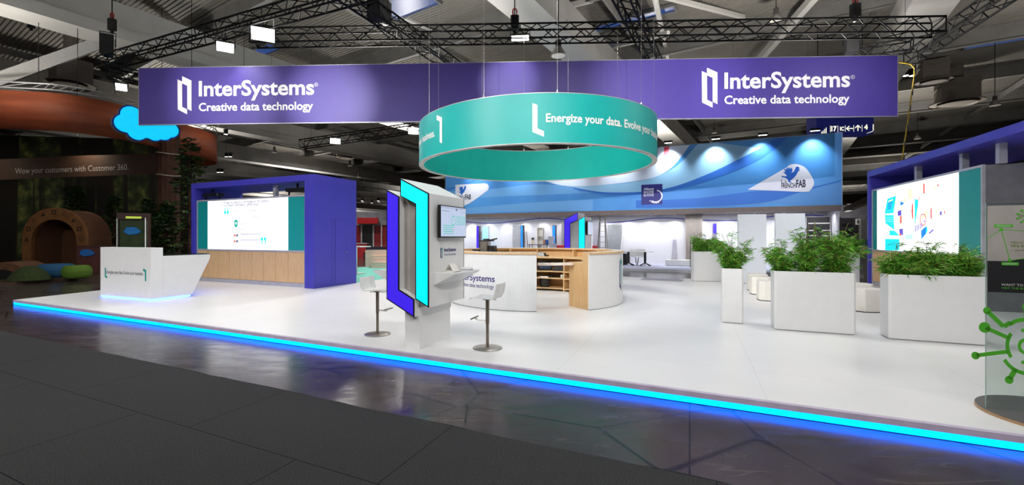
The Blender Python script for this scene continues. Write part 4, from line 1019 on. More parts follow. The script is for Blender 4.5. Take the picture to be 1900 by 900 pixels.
q = thing('telephone', 'grey and black telephone on the worktop seen through the counter entrance', 'telephone', (1.68, 12.60, .961), 0)
m = MB(); m.prism_yz([(-.1, 0), (.1, 0), (.1, .1), (-.1, .03)], -.11, .06); m.obj('base', GREY_FRAME, q); m = MB(); m.tube((.09, -.08, .06), (.09, .08, .06), .03, 8); m.box(.07, .19, -.09, .08, 0, .035); m.obj('handset', BLACK, q)
# things on the shelves seen through the entrance
q = thing('black_monitor', 'black monitor with blue-grey glass on the upper inner shelf of the round counter', 'monitor', (1.78, 12.66, .557), 0)
m = MB(); m.box(-.2, .19, -.03, .03, .0, .26, .005); m.obj('bezel', BLACK, q); m = MB(); m.box(-.16, .16, -.034, -.031, .05, .22); m.obj('screen', mat('dark_blue_screen', (70, 84, 110), .2), q)
q = thing('black_case', 'black equipment case beside the monitor on the counter shelf', 'case', (2.2, 12.45, .557), -15)
m = MB(); m.box(-.19, .16, -.14, .14, 0, .25, .015); m.obj('body', mat('charcoal_case', (40, 40, 42), .6), q); m = MB(); m.path([(-.08, -.145, .16), (-.08, -.17, .16), (.06, -.17, .16), (.06, -.145, .16)], .01, 6); m.obj('handle', BLACK, q)
q = thing('cable_bundle', 'black cable bundle lying on the middle shelf of the round counter', 'cables', (1.95, 12.58, .367), 0)
m = MB()
for k in range(3): m.path([((.10 - k*.02)*math.cos(a*PI/6), (.08)*math.sin(a*PI/6), .02 + k*.02) for a in range(13)], .012, 6)
m.obj('cord', BLACK, q, smooth=True); m = MB(); m.box(.11, .2, -.05, .05, 0, .06, .01); m.obj('plug', BLACK, q)
q = thing('white_leaflet_stack', 'flat stack of white paper on the middle shelf of the round counter', 'paper', (1.72, 12.52, .367), 5)
m = MB(); m.box(-.12, .12, -.09, .09, 0, .03); m.obj('sheets', mat('paper_white', (238, 236, 230), 0.6), q)
q = thing('first_aid_box', 'white box with green print on the middle shelf of the round counter', 'box', (2.29, 12.40, .367), -15)
m = MB(); m.box(-.10, .09, -.06, .06, 0, .085, .005); m.obj('carton', WHITE, q); m = MB(); m.box(-.06, .05, -.0625, -.0605, .02, .06); m.obj('print', mat('green_print', (40, 150, 80), .5), q)
q = thing('waste_basket', 'black slatted basket on the lowest shelf of the round counter', 'basket', (1.78, 12.66, .087), 0)
m = MB(); m.lathe([(.0, .0), (.12, 0), (.145, .235), (.135, .235), (.11, .012), (0, .012)], 24); m.obj('bin', mat('dark_basket', (52, 50, 50), .6), q, smooth=True); m = MB()
for k in range(24): a = k * PI / 12; m.tube((.122*math.cos(a), .122*math.sin(a), .01), (.147*math.cos(a), .147*math.sin(a), .232), .006, 5)
m.obj('slats', BLACK, q)

# ================================================================== planters and bamboo
CHAM = lambda w, d, c: [(c, 0), (w - c, 0), (w, c), (w, d - c), (w - c, d), (c, d), (0, d - c), (0, c)]
def planter(label, loc, deg, w, d, h=0.95, lip=.02):
    t = thing('planter', label, 'planter', loc, deg, 'white planters')
    c = .03; m = MB(); o = CHAM(w, d, c); i = [(lip + p[0] * (w - 2*lip) / w, lip + p[1] * (d - 2*lip) / d) for p in o]; n = 8
    vo0 = [m._v((p[0], p[1], .012)) for p in o]; vo1 = [m._v((p[0], p[1], h)) for p in o]; vi1 = [m._v((p[0], p[1], h)) for p in i]; vi0 = [m._v((p[0], p[1], h - .1)) for p in i]
    m.b.faces.new(list(reversed(vo0)))
    for k in range(n):
        j = (k + 1) % n
        for A_, B_ in ((vo0, vo1), (vo1, vi1), (vi1, vi0)): m.b.faces.new([A_[k], A_[j], B_[j], B_[k]])
    m.obj('box', WHITE, t)
    m = MB(); m.prism([(p[0]*.97 + w*.015, p[1]*.97 + d*.015) for p in o], 0.0, .0115); m.obj('plinth', GREY_MID, t)
    m = MB(); m.prism(i, h - .09, h - .04); m.obj('soil', SOIL, t)
    return t
def leaf_mats():
    return [mat('bamboo_leaf', (104, 186, 54), .42, var=.25, scale=9, rgb2=(74, 156, 38)), mat('bamboo_leaf_light', (164, 218, 92), .45, var=.2, scale=9), mat('bamboo_leaf_dark', (60, 122, 30), .5, var=.2, scale=9), mat('bamboo_leaf_dry', (196, 168, 64), .6, var=.2, scale=9)]
LEAFM = leaf_mats()
for _m in LEAFM:                      # thin leaves let some light through
    _n = _m.node_tree; _b = _n.nodes['Principled BSDF']; _t = _n.nodes.new('ShaderNodeBsdfTranslucent'); _x = _n.nodes.new('ShaderNodeMixShader'); _x.inputs[0].default_value = 0.4
    _n.links.new(_b.inputs['Base Color'].links[0].from_socket, _t.inputs[0]); _n.links.new(_b.outputs[0], _x.inputs[1]); _n.links.new(_t.outputs[0], _x.inputs[2]); _n.links.new(_x.outputs[0], _n.nodes['Material Output'].inputs[0]); STEMM = mat('bamboo_stem', (112, 106, 42), .5, var=.2)
def bamboo_meshes(seed, ncul, height, spread, droop=1.0, sprays=3, lsz=1.0, wid=(0.2, 0.1)):
    rnd = random.Random(seed); V, Fc, MI = [], [], []; st = MB()
    for c in range(ncul):
        az = rnd.uniform(0, 2*PI); b = Vector((rnd.uniform(-1, 1) * wid[0], rnd.uniform(-1, 1) * wid[1], -0.01))
        tall = c < sprays; h = height * (rnd.uniform(1.05, 1.28) if tall else rnd.uniform(.35, 1.0)); lean = spread * rnd.uniform(.15, 1.0) * (0.7 if tall else 1)
        o = Vector((math.cos(az), math.sin(az), 0)); pts = []
        for k in range(9):
            s = k / 8; pts.append(b + o * (lean * s ** 1.7) + Vector((0, 0, h * (s - .10 * s ** 4 * droop))))
        for a_, b_ in zip(pts[:-1], pts[1:]): st.tube(a_, b_, .0035, 4)
        nn = 8 if not tall else 13
        for k in range(nn):
            s = rnd.uniform(.12, 1.0); i = min(7, int(s * 8)); p = pts[i].lerp(pts[i+1], s * 8 - i)
            # side twig
            ta = rnd.uniform(0, 2*PI); tl = rnd.uniform(.03, .13) * (1.1 - .4 * s); tw = p + Vector((math.cos(ta), math.sin(ta), rnd.uniform(-.1, .7))) * tl
            if tall and s > .6 and rnd.random() < .45: continue
            st.tube(p, tw, .0018, 3)
            for l in range(rnd.randint(6, 10)):
                la = ta + rnd.uniform(-1.4, 1.4); ln = rnd.uniform(.06, .125) * lsz; wd = rnd.uniform(.0065, .0115) * lsz; el = rnd.uniform(-.6, .75)
                d = Vector((math.cos(la) * math.cos(el), math.sin(la) * math.cos(el), math.sin(el))); sd = Vector((-math.sin(la), math.cos(la), rnd.uniform(-.5, .5))).normalized()
                q = p.lerp(tw, rnd.random()); e = q + d * ln + Vector((0, 0, -ln * .26)); mid = q + d * ln * .45 + Vector((0, 0, -.004))
                n = len(V); V += [q, mid + sd * wd / 2, e, mid - sd * wd / 2]; Fc += [(n, n+1, n+2), (n, n+2, n+3)]
                r = rnd.random(); k_ = 3 if r > .978 else (1 if r > .62 else (2 if r < .25 else 0)); MI += [k_, k_]
    me = bpy.data.meshes.new('foliage'); me.from_pydata(V, [], Fc); me.update()
    for mm in LEAFM: me.materials.append(mm)
    for p, k in zip(me.polygons, MI): p.material_index = k
    return me, st
def bamboo(label, loc, deg, seed, **k):
    t = thing('bamboo_plant', label, 'bamboo', loc, deg, 'bamboo plants in the planters'); me, st = bamboo_meshes(seed, **k)
    o = bpy.data.objects.new('foliage', me); COL.objects.link(o); o.parent = t; o['kind'] = 'stuff'; st.obj('stems', STEMM, t); return t
def inpl(base, deg, x, y, h=.95):
    a = rad(deg); return (base[0] + x*math.cos(a) - y*math.sin(a), base[1] + x*math.sin(a) + y*math.cos(a), h - .04)
n0 = g(1340, 598.5); planter('narrow square white planter standing apart, nearest to the round counter', n0, -24, .33, .33)
bamboo('single round bamboo in the narrow square planter', inpl(n0, -24, .17, .17), 0, 11, ncul=50, height=.62, spread=.36, wid=(.07, .07))
l0 = g(1437, 611.5); planter('long white planter with bamboo in the middle of the row', l0, -24, 1.06, .36)
bamboo('lower bamboo at the counter end of the middle planter', inpl(l0, -24, .15, .2), 20, 21, ncul=34, height=.54, spread=.36, sprays=2, wid=(.08, .07))
bamboo('tall wispy bamboo in the centre of the middle planter', inpl(l0, -24, .48, .2), 60, 22, ncul=40, height=.74, spread=.34, sprays=5, wid=(.13, .08))
bamboo('dense tall bamboo at the far end of the middle planter', inpl(l0, -24, .86, .2), 130, 23, ncul=56, height=.74, spread=.36, sprays=4, wid=(.14, .08))
r0 = g(1650, 629); planter('long white planter partly behind the glass poster stand', r0, -24, 1.06, .36)
bamboo('low bamboo at the stool end of the planter by the poster stand', inpl(r0, -24, .16, .2), 10, 31, ncul=34, height=.46, spread=.3, sprays=2, wid=(.10, .08))
bamboo('bushy bamboo in the centre of the planter by the poster stand', inpl(r0, -24, .5, .2), 70, 32, ncul=42, height=.46, spread=.32, sprays=6, wid=(.14, .08))
bamboo('bamboo beside the poster in the planter by the glass stand', inpl(r0, -24, .88, .2), 150, 33, ncul=38, height=.44, spread=.30, sprays=4, wid=(.10, .08))
b0 = g(1288, 522); planter('white planter at the back edge next to the grey curtain', b0, -8, 1.0, .36, 1.01)
bamboo('bamboo in the back planter next to the grey curtain', inpl(b0, -8, .3, .18, 1.01), 0, 41, ncul=46, height=.62, spread=.40, sprays=3, wid=(.2, .1), lsz=1.2)
bamboo('bamboo in the back planter hidden behind the narrow planter', inpl(b0, -8, .75, .18, 1.01), 40, 42, ncul=34, height=.5, spread=.34, wid=(.14, .1), lsz=1.2)
b1 = g(1529, 526); planter('white planter at the back beside the illustration screen wall', b1, 0, 1.18, .36, .99)
bamboo('bamboo at the back beside the illustration screen wall', inpl(b1, 0, .92, .18, .99), 0, 43, ncul=60, height=.62, spread=.42, sprays=2, wid=(.2, .1), lsz=1.2)
bamboo('bamboo at the back behind the middle planter', inpl(b1, 0, .4, .18, .99), 0, 44, ncul=40, height=.5, spread=.36, sprays=2, wid=(.2, .1), lsz=1.2)

# seating cubes
def cube(label, px, py, deg, w=.46, d=.46, h=.47):
    p = g(px, py); t = thing('seating_cube', label, 'stool', p, deg, 'white seating cubes')
    c = .09; m = MB(); m.prism(CHAM(w, d, c), .012, h); m.obj('cushion', OFFWHITE, t, bevel=.018); m = MB(); m.prism(CHAM(w - .03, d - .03, c), 0, .0118); m.obj('foot', GREY_DK, t)
cube('farthest white seating cube behind the narrow planter', 1391, 540, -20)
cube('middle white seating cube behind the narrow planter', 1396, 547, -20)
cube('nearest white seating cube beside the middle planter edge', 1410, 558.5, -20)
cube('white seating cube behind, between the two long planters', 1580, 566.5, -15)
cube('white seating cube in front, between the two long planters', 1596, 580, -10)
# standing dividers
def divider(label, px0, px1, ptop, pbase):
    a, b = g(px0, pbase), g(px1, pbase); z = zat(ptop, a.y); t = thing('room_divider', label, 'partition', a, 0, 'tall white partition panels')
    m = MB(); m.box(0, b.x - a.x, 0, .06, .02, z); m.obj('panel', mat('cool_white_panel', (228, 232, 240), .5, var=.01), t, bevel=.004); m = MB(); m.box(.05, .25, -.1, .16, 0, .019); m.box(b.x - a.x - .25, b.x - a.x - .05, -.1, .16, 0, .019); m.obj('foot', GREY_FRAME, t)
divider('tall white partition behind the seating cubes', 1370, 1422, 397.5, 526)
divider('tall white partition behind the bamboo of the middle planter', 1439, 1494, 396, 526)
# grey floor plate at the back edge
q = thing('floor_plate', 'grey metal plate in the back edge of the white platform', 'plate', (5.95, 16.3, 0.001), -32)
m = MB(); m.box(0, 1.35, -.75, 0, 0, .006); m.obj('plate', GREY_FRAME, q); m = MB()
for k in range(12): m.box(.05 + k*.11, .08 + k*.11, -.7, -.05, .006, .009)
m.obj('ribs', GREY_MID, q)

# ================================================================== glass poster stand
PF = Frame(4.35, 3.84, -25.0)
t = thing('poster_stand', 'glass poster stand with green network emblem on a round plywood base', 'poster stand', (PF.o[0], PF.o[1], 0), -25)
m = MB(); m.lathe([(0, 0), (.52, 0), (.52, .024), (0, .024)], 64, (.49, 0.0, 0)); m.obj('base', mat('plywood', (206, 168, 126), .5, scale=30, stretch=(1, 1, 20), rgb2=(170, 130, 92)), t)
m = MB(); m.lathe([(0, .0245), (.518, .0245), (.518, .028), (0, .028)], 64, (.49, 0.0, 0)); m.obj('base_top', mat('grey_base_top', (96, 94, 94), .35), t)
GW = 1.0
m = MB(); m.box(0, GW, -.005, .005, .029, 1.79); m.obj('glass_pane', glass_mat('clear_glass', (238, 244, 241)), t)
m = MB(); m.box(-.0035, -.0005, -.005, .005, .03, 1.79); m.obj('glass_edge', mat('glass_edge_green', (150, 180, 168), .2), t)
def pp(px, py): return PF.lx(px, -.01), PF.lz(px, py, -.01)
zt_, zb_ = pp(1829, 382)[1], pp(1829, 541.5)[1]
m = MB(); m.box(.004, GW - .004, -.011, -.0055, zb_, zt_); po = m.obj('poster', mat('pale_grey_poster', (172, 167, 161), .5), t)
GRN = mat('green_print_emblem', (84, 182, 48), .4); PDK = mat('poster_black', (28, 28, 32), .5); OLV = mat('olive_print', (118, 140, 60), .5)
pr = Print()
zd = pp(1829, 484)[1]
xk, zk = pp(1873, 483)
pr.poly([(.004, zb_), (GW - .004, zb_), (GW - .004, zd + .16), (xk + .1, zd + .03), (xk, zd), (.004, zd)], 0)
n1, n2 = pp(1857.5, 426), pp(1873.5, 483)
for a, b in ((n1, pp(1829.5, 444)), (n1, (GW - .05, n1[1] - .08)), (n1, n2), (n2, (GW - .01, zd + .17))): pr.line([a, b], .005, 1)
pr.disc(*n1, .014, .014, 1); pr.disc(*n2, .012, .012, 1)
x, z = pp(1844.5, 422); x1 = pp(1879, 422)[0]; pr.rect(x, z, x1, z + .026, 1); pr.text('TECHNOLOGY', x + .012, z + .006, x1 - x - .024, .014, 3)
x, z = pp(1858, 492); x1 = pp(1890, 492)[0]; pr.rect(x, z, x1, z + .026, 1); pr.text('COMMUNITY', x + .012, z + .006, x1 - x - .024, .014, 3)
for s, px, py, c, b in (('Talkers from', 1874.5, 451.5, .016, 0), ('We improve', 1874.5, 458.5, .024, .02), ('\u2014 Join the', 1874.5, 465.5, .015, 0)):
    x, z = pp(px, py); pr.text(s[:9], x, z, None, c, 2, b)
x, z = pp(1857.5, 530); pr.text('WANT TO SEE M', x, z, None, .019, 3); x, z = pp(1857.5, 536); pr.text('VISIT THE BOOT', x, z, None, .017, 1)
lc = pp(1893, 401); pr.text('OPEN', lc[0] - .01, lc[1] - .008, None, .02, 2, .02)
for a in range(0, 360, 40):
    c, s_ = math.cos(rad(a)), math.sin(rad(a)); p = (lc[0] + .035 + .055*c, lc[1] + .055*s_); pr.line([(lc[0] + .035 + .03*c, lc[1] + .03*s_), p], .006, 1); pr.disc(*p, .009, .009, 1)
pr.obj('poster_print', [PDK, GRN, OLV, mat('poster_white', (220, 220, 216), .5)], lambda s, z: (s, -.0116, z), po, layered=True)
pr = Print()
sc_ = lambda px, py: (PF.lx(px, -.02), PF.lz(px, py, -.02))
cx_, cz_ = sc_(1903, 643); k = sc_(1904, 643)[0] - cx_; kz = (sc_(1890, 642)[1] - sc_(1890, 643)[1])
K = lambda px, py: (cx_ + (px - 1903) * k * .96, cz_ - (py - 643) * kz)
def band(pts, w): pr.line([K(*p) for p in pts], w)
for (px, py, r) in ((1826.7, 580.5, 8), (1821.8, 612.6, 12), (1803, 667.4, 8.5), (1871, 707.8, 8.5), (1905, 570, 8)): pr.disc(*K(px, py), r * k * .95, r * kz * .85)
W_ = 7 * kz
band([(1828, 582), (1860.5, 609), (1874, 600)], W_); band([(1824, 613), (1871, 630)], W_); band([(1805, 667), (1868, 655)], W_); band([(1872, 706), (1884, 686)], W_); band([(1905, 572), (1905, 594)], W_)
def arc(r0, r1, a0, a1):
    n = 16
    for i in range(n):
        t0, t1 = rad(a0 + (a1 - a0)*i/n), rad(a0 + (a1 - a0)*(i+1)/n)
        pr.poly([K(1903 + r0*math.cos(t0), 643 - r0*math.sin(t0)), K(1903 + r1*math.cos(t0), 643 - r1*math.sin(t0)), K(1903 + r1*math.cos(t1), 643 - r1*math.sin(t1)), K(1903 + r0*math.cos(t1), 643 - r0*math.sin(t1))])
arc(32, 39, 142, 218); arc(46, 53, 60, 128); arc(46, 53, 214, 300); arc(32, 39, -38, 38); arc(9, 15, 60, 330); arc(27, 33, 75, 105); arc(27, 33, 255, 285)
for s, (px, py, r) in enumerate(((1980, 580, 8), (1986, 613, 12), (2003, 667, 8.5), (1935, 708, 8.5))): pr.disc(*K(px, py), r * k * .95, r * kz * .85)
band([(1978, 582), (1945, 609), (1932, 600)], W_); band([(1984, 613), (1936, 630)], W_); band([(2001, 667), (1938, 655)], W_); band([(1934, 706), (1922, 686)], W_)
o = pr.obj('network_emblem', GRN, lambda s, z: (s, -.018, z), t); md = o.modifiers.new('sheet', 'SOLIDIFY'); md.thickness = .005; md.offset = 0

# ================================================================== blue exhibition stand behind
FF = Frame(-2.36, 28.66, -25.0); FO = (FF.o[0], FF.o[1], 0)
FL = 20.45
t = thing('blue_fascia', 'long blue wave-patterned fascia of the stand behind, with two rooster emblems', 'fascia', FO, -25)
BL1 = mat('fascia_blue', (84, 158, 226), .55, scale=.35, rgb2=(62, 136, 212)); 
m = MB(); m.box(0, FL, 0, .3, 2.95, 6.2); m.obj('panel', BL1, t)
m = MB(); m.box(0, FL, -.02, .32, 2.72, 2.949); m.box(0, FL, .32, 2.2, 2.72, 2.78); m.obj('lower_beam', mat('taupe_beam', (112, 100, 96), .6), t)
m = MB(); m.box(-.03, 0, -.01, .31, 2.72, 6.23); m.box(FL, FL + .03, -.01, .31, 2.72, 6.23); m.box(-.03, FL + .03, -.01, .31, 6.201, 6.23); m.obj('frame', mat('fascia_edge', (150, 170, 190), .4, .4), t)
fx = lambda px: FF.lx(px, -.003)
fz = lambda px, py: FF.lz(px, py, -.003)
fp = lambda px, py: (fx(px), max(2.955, min(6.195, fz(px, py))))
pr = Print()
def smooth_pts(pts, n=10):
    out = []
    P = [pts[0]] + pts + [pts[-1]]
    for i in range(1, len(P) - 2):
        p0, p1, p2, p3 = P[i-1], P[i], P[i+1], P[i+2]
        for k in range(n):
            s = k / n
            out.append(tuple(.5 * (2*p1[d] + (p2[d]-p0[d])*s + (2*p0[d]-5*p1[d]+4*p2[d]-p3[d])*s*s + (3*p1[d]-p0[d]-3*p2[d]+p3[d])*s**3) for d in (0, 1)))
    return out + [pts[-1]]
def strip(up, lo, mi):
    a, b = smooth_pts(up), smooth_pts(lo)
    n = min(len(a), len(b)) 
    for i in range(n - 1): pr.poly([fp(*b[i]), fp(*b[i+1]), fp(*a[i+1]), fp(*a[i])], mi)
# pale sweep from the middle to upper right, darker sweeps below
strip([(1010, 333), (1100, 322), (1190, 290), (1245, 262), (1285, 240)], [(1010, 336), (1065, 346), (1180, 336), (1240, 316), (1285, 262)], 0)
strip([(1064, 347), (1180, 337), (1250, 312), (1300, 262), (1330, 240)], [(1064, 348), (1130, 357), (1230, 351), (1320, 320), (1410, 275)], 1)
strip([(1064, 348), (1130, 357), (1230, 351), (1320, 320), (1410, 275), (1450, 245)], [(1064, 350), (1130, 361), (1230, 356), (1330, 330), (1420, 290), (1470, 245)], 2)
strip([(1064, 350), (1130, 361), (1230, 355), (1290, 345), (1375, 352), (1420, 356)], [(1064, 352), (1130, 366), (1200, 368), (1290, 370), (1375, 366), (1420, 357)], 3)
strip([(1180, 372), (1290, 368), (1400, 355), (1480, 352), (1561, 334)], [(1180, 386), (1290, 384), (1420, 375), (1490, 355), (1561, 336)], 4)
strip([(1420, 374), (1490, 355), (1561, 337)], [(1470, 380), (1530, 380), (1561, 379)], 5)
strip([(827, 355), (900, 352), (1000, 342), (1100, 350)], [(827, 372), (900, 366), (1000, 362), (1100, 358)], 6)
strip([(827, 390), (900, 383), (1000, 375), (1100, 370)], [(827, 398), (900, 395), (1000, 392), (1100, 391)], 6)
strip([(828, 351), (850, 345), (885, 333)], [(828, 354), (850, 347), (885, 334)], 2)
# tilted drop-shaped plates with the emblem
def rooster(x, z, s, mi_b, mi_t, full=True):
    R_ = [(.30,.02),(.36,.10),(.46,.02),(.50,.05),(.44,.16),(.54,.26),(.66,.36),(.78,.55),(.84,.72),(.92,.70),(.88,.80),(.90,.92),(.80,1.0),(.72,.96),(.68,.84),(.62,.70),(.50,.62),(.56,.78),(.52,.96),(.44,.86),(.42,.98),(.33,.88),(.28,1.0),(.24,.84),(.10,.92),(.22,.70),(.06,.72),(.22,.56),(.28,.44),(.14,.44),(.02,.50),(.0,.34),(.06,.40),(.20,.34),(.32,.24),(.34,.14)]
    pr.poly([(x + p[0]*s, z + p[1]*s) for p in R_], mi_b)
def drop(pts): pr.poly([fp(*p) for p in smooth_pts(pts, 6)], 7)
drop([(1387, 352), (1452, 315), (1466, 306), (1480, 305), (1495, 312), (1508, 331), (1510, 342), (1504, 352), (1494, 356), (1440, 354), (1387, 352)])
x, z = fx(1450), fz(1450, 341); rooster(x, z, .78, 8, 9)
x, z = fp(1449.5, 349); pr.text('La', fx(1449.5), fz(1449.5, 340), .22, .17, 9); pr.text('FRENCH', x, z, fx(1476) - x, .21, 9, .03); x2, z2 = fp(1477, 347.5); pr.text('FAB', x2, z2, fx(1495) - x2, .33, 9, .04)
pr.poly([fp(*p) for p in ((845, 343), (900, 340.2), (904.5, 341.5), (907, 345), (907, 349), (905, 353), (893, 362), (880, 371.5), (870, 378), (861, 381.5), (852, 382), (845, 381))], 7)
x, z = fx(850), fz(850, 364); rooster(x, z, .64, 8, 9); x2, z2 = fp(863, 370); pr.text('FAB', x2, z2, fx(874) - x2, .30, 9, .04); pr.text('La', fx(850), fz(850, 365), .18, .14, 9); pr.text('FRENCH', fx(849), fz(849, 370), fx(862) - fx(849), .19, 9, .03)
# red square and dark blue emblem plate
a, b = fp(1232, 271), fp(1241.5, 288); pr.rect(a[0], b[1], b[0], a[1], 10)
a, b = fp(1190, 343), fp(1229, 379); pr.rect(a[0], b[1], b[0], a[1], 11)
for s, py in (('Alliance', 353), ('INDUSTRIE', 359), ('DU FUTUR', 364.5)): x, z = fp(1194.5, py); pr.text(s, x, z, fx(1213) - x, .12, 7, .02)
x, z = fp(1213, 363.5); pr.ring(x + .1, z - .02, .27, .34, -130, 80, 7, 24)
for k, a in enumerate(range(-140, -60, 14)): pr.disc(x + .1 + .36*math.cos(rad(a)), z - .02 + .36*math.sin(rad(a)), .035, .035, 7, 6)
FM = [mat(n, c, .55, var=.02, scale=.5) for n, c in (('fascia_pale', (214, 226, 246)), ('fascia_light_blue', (150, 200, 238)), ('fascia_deep_blue', (44, 112, 208)), ('fascia_mid_blue', (66, 140, 216)), ('fascia_strong_blue', (34, 108, 204)), ('fascia_soft_blue', (84, 148, 218)), ('fascia_haze_blue', (104, 166, 226)), ('fascia_plate', (222, 224, 238)), ('rooster_blue', (16, 92, 190)), ('emblem_ink', (36, 42, 66)), ('emblem_red', (220, 70, 90)), ('plate_navy', (34, 34, 120)))]
# keep layers apart by tiny steps
n_lay = len(pr.v); lay = {}
for f, k in zip(pr.f, pr.mi):
    for i in f: lay[i] = {0: 1, 1: 2, 2: 3, 3: 1, 4: 2, 5: 1, 6: 1, 7: 5, 8: 6, 9: 6, 10: 5, 11: 4}[k]
o = pr.obj('printed_pattern', FM, lambda s, z: (s, -.003, z), t)
for v in o.data.vertices: v.co.y = -.002 - .0015 * lay.get(v.index, 1)
# fascia spot lamps
for k, px in enumerate((1240, 1328, 1415, 1512, 880, 960, 1050, 1145)):
    x = FF.lx(px, -.5); z = 6.28; q = thing('fascia_spotlight', ('spotlight over the red square on the blue fascia', 'second spotlight along the blue fascia, between red square and drop plate', 'spotlight over the point of the rooster plate', 'spotlight at the sign end of the blue fascia', 'spotlight over the far rooster plate', 'spotlight on the far fascia behind the ring', 'spotlight on the fascia hidden by the ring centre', 'spotlight on the fascia near the ring edge')[k], 'spotlight', FF.w(x, -.55, z), -25, 'spotlights on the blue fascia')
    m = MB(); m.box(-.2, .2, -.09, .09, 0, .1, .02); m.obj('lamp_body', BLACK_M, q); m = MB(); m.tube((0, .05, .05), (0, .70, .0), .02, 6); m.obj('arm', BLACK_M, q)
    m = MB(); m.box(-.17, .17, -.06, .07, -.008, -.001); m.obj('lens', LENS_FAR, q)
    tg = Vector((0, .62, -1.35)); lamp('SPOT', 'spot_beam', (0, 0.0, -.03), FAB_W, (.92, .97, 1.0), parent=q, size=.08, spot=92, blend=.9).rotation_euler = tg.to_track_quat('-Z', 'Y').to_euler()
# slab, back wall
lc0 = FF.loc(g(1157, 498)); 
mb = MB(); mb.box(0, FL, lc0[1], 2.4, -.1, 0); q = mb.obj('floor_slab', mat('lavender_carpet', (196, 200, 224), .8)); struct(q); q.name = 'floor_neighbour'; q.location = FO; q.rotation_euler = (0, 0, FF.a)
mb = MB(); mb.box(0, FL, lc0[1] - .02, lc0[1] - .0005, -.119, .004); q = struct(mb.obj('trim_1', GREY_FRAME)); q.location = FO; q.rotation_euler = (0, 0, FF.a)
mb = MB(); mb.box(0, FL, 2.1, 2.2, 0, 2.715); mb.box(FL - .06, FL, .33, 2.1, 0, 2.715); mb.box(0, .06, .33, 2.1, 0, 2.715); q = struct(mb.obj('wall_neighbour', mat('neighbour_wall_white', (228, 228, 234), .6, var=.01))); q.location = FO; q.rotation_euler = (0, 0, FF.a)
WY = 2.1
wx = lambda px: FF.lx(px, WY - .006)
wz = lambda px, py: FF.lz(px, py, WY - .006)
pr = Print()
def wave(pts, w=.05): pr.line([(wx(p[0]), wz(*p)) for p in smooth_pts(pts)], w)
wave([(862, 411), (885, 413.5), (920, 414), (960, 410), (1000, 405.5), (1030, 406), (1050, 408.5)]); wave([(1123, 413.5), (1160, 411), (1200, 406), (1230, 404.5), (1270, 406)]); wave([(1304, 408.5), (1340, 409.5), (1370, 409)]); wave([(1422, 403), (1440, 401)]); wave([(1494, 399.5), (1510, 399.5), (1560, 404)])
for s, px, py, px1 in (('SINEV', 1218, 402, 1234), ('HOTECH', 1371, 399, 1396), ('EKA', 1502, 396.5, 1513)): pr.text(s, wx(px), wz(px, py), wx(px1) - wx(px), .19, 1)
q = pr.obj('wall_lettering', [mat('wave_blue', (70, 76, 196), .5), mat('grey_letters', (120, 120, 128), .5)], lambda s, z: (s, WY - .004, z)); q.location = FO; q.rotation_euler = (0, 0, FF.a); tag(q, 'blue wave line and exhibitor lettering along the white wall of the stand behind', 'wall print'); q.name = 'wall_print'
for k in range(16):
    x = .9 + k * 1.26
    lamp('SPOT', 'downlight_beam', FF.w(x, 1.72, 2.70), DOWN_W, (1, 1, 1), aim=FF.w(x, 1.95, 0), size=.05, spot=110, blend=.9)
    q = thing('downlight', 'small round downlight under the taupe beam of the stand behind', 'downlight', FF.w(x, 1.72, 2.705), -25, 'downlights of the stand behind')
    m = MB(); m.lathe([(0, 0), (.06, 0), (.07, .014), (0, .014)], 14); m.obj('trim_ring', WHITE, q)
for k in range(6):
    lamp('AREA', 'wall_fill', FF.w(1.8 + k * 3.4, .75, 2.62), DOWN_W * .36, (1, 1, 1), aim=FF.w(1.8 + k * 3.4, 1.6, 0), size=3.0, size_y=.12)  # fill lights without fixtures, added to brighten the stand's white wall
def fthing(name, label, cat, px, y, z=0.0, group=None, deg=0): 
    return thing(name, label, cat, FF.w(FF.lx(px, y), y, z), -25 + deg, group)
def fw(px0, px1, y): return FF.lx(px1, y) - FF.lx(px0, y)
def totem(label, px0, px1, ptop, y, lm, gr='light totems of the stand behind'):
    q = fthing('light_totem', label, 'totem', px0, y, 0, gr); w = fw(px0, px1, y); h = FF.lz(px0, ptop, y)
    m = MB(); m.box(0, w, 0, .3, 0, h); m.obj('frame', GREY_DK, q); m = MB(); m.box(.02, w - .02, -.012, -.001, .05, h - .03); m.obj('light_panel', lm, q); return q
BLUE_L = mat('blue_light', (20, 110, 210), .4, emis=(24, 130, 228), es=.9); SKYB = mat('sky_blue_poster', (150, 220, 240), .4, emis=(150, 222, 244), es=.5)
def fpanel(name, label, cat, px0, px1, ptop, y, mm, pbase=None, th=.08, gr=None):
    z0 = 0 if pbase is None else FF.lz(px0, pbase, y); h = FF.lz(px0, ptop, y) - z0; w = fw(px0, px1, y)
    q = fthing(name, label, cat, px0, y, z0, gr); m = MB(); m.box(.03, w - .03, -.006, th, 0.03, h - .03); m.obj('face', mm, q)
    m = MB(); m.box(0, .029, -.015, th, 0, h); m.box(w - .029, w, -.015, th, 0, h); m.box(.029, w - .029, -.015, th, h - .029, h); m.box(.029, w - .029, -.015, th, 0, .029); m.obj('frame', GREY_FRAME, q); return q
totem('indigo light totem seen just past the front kiosk', 884, 888.5, 419, 1.4, INDIGO_L)
fpanel('display_board', 'grey panel beside the indigo totem', 'panel', 888.6, 894, 429, 1.6, GREY_MID)
fpanel('poster_board', 'sky-blue poster panel beside the indigo totem', 'poster', 894.5, 907, 420, 1.6, SKYB)
fpanel('doorway', 'grey open doorway in the white wall behind the counter', 'doorway', 951.5, 965, 419, 1.9, mat('pale_grey_door', (178, 182, 186), .5), None, .1)
totem('bright blue light totem beside the grey doorway', 966, 970.5, 418, 1.4, BLUE_L)
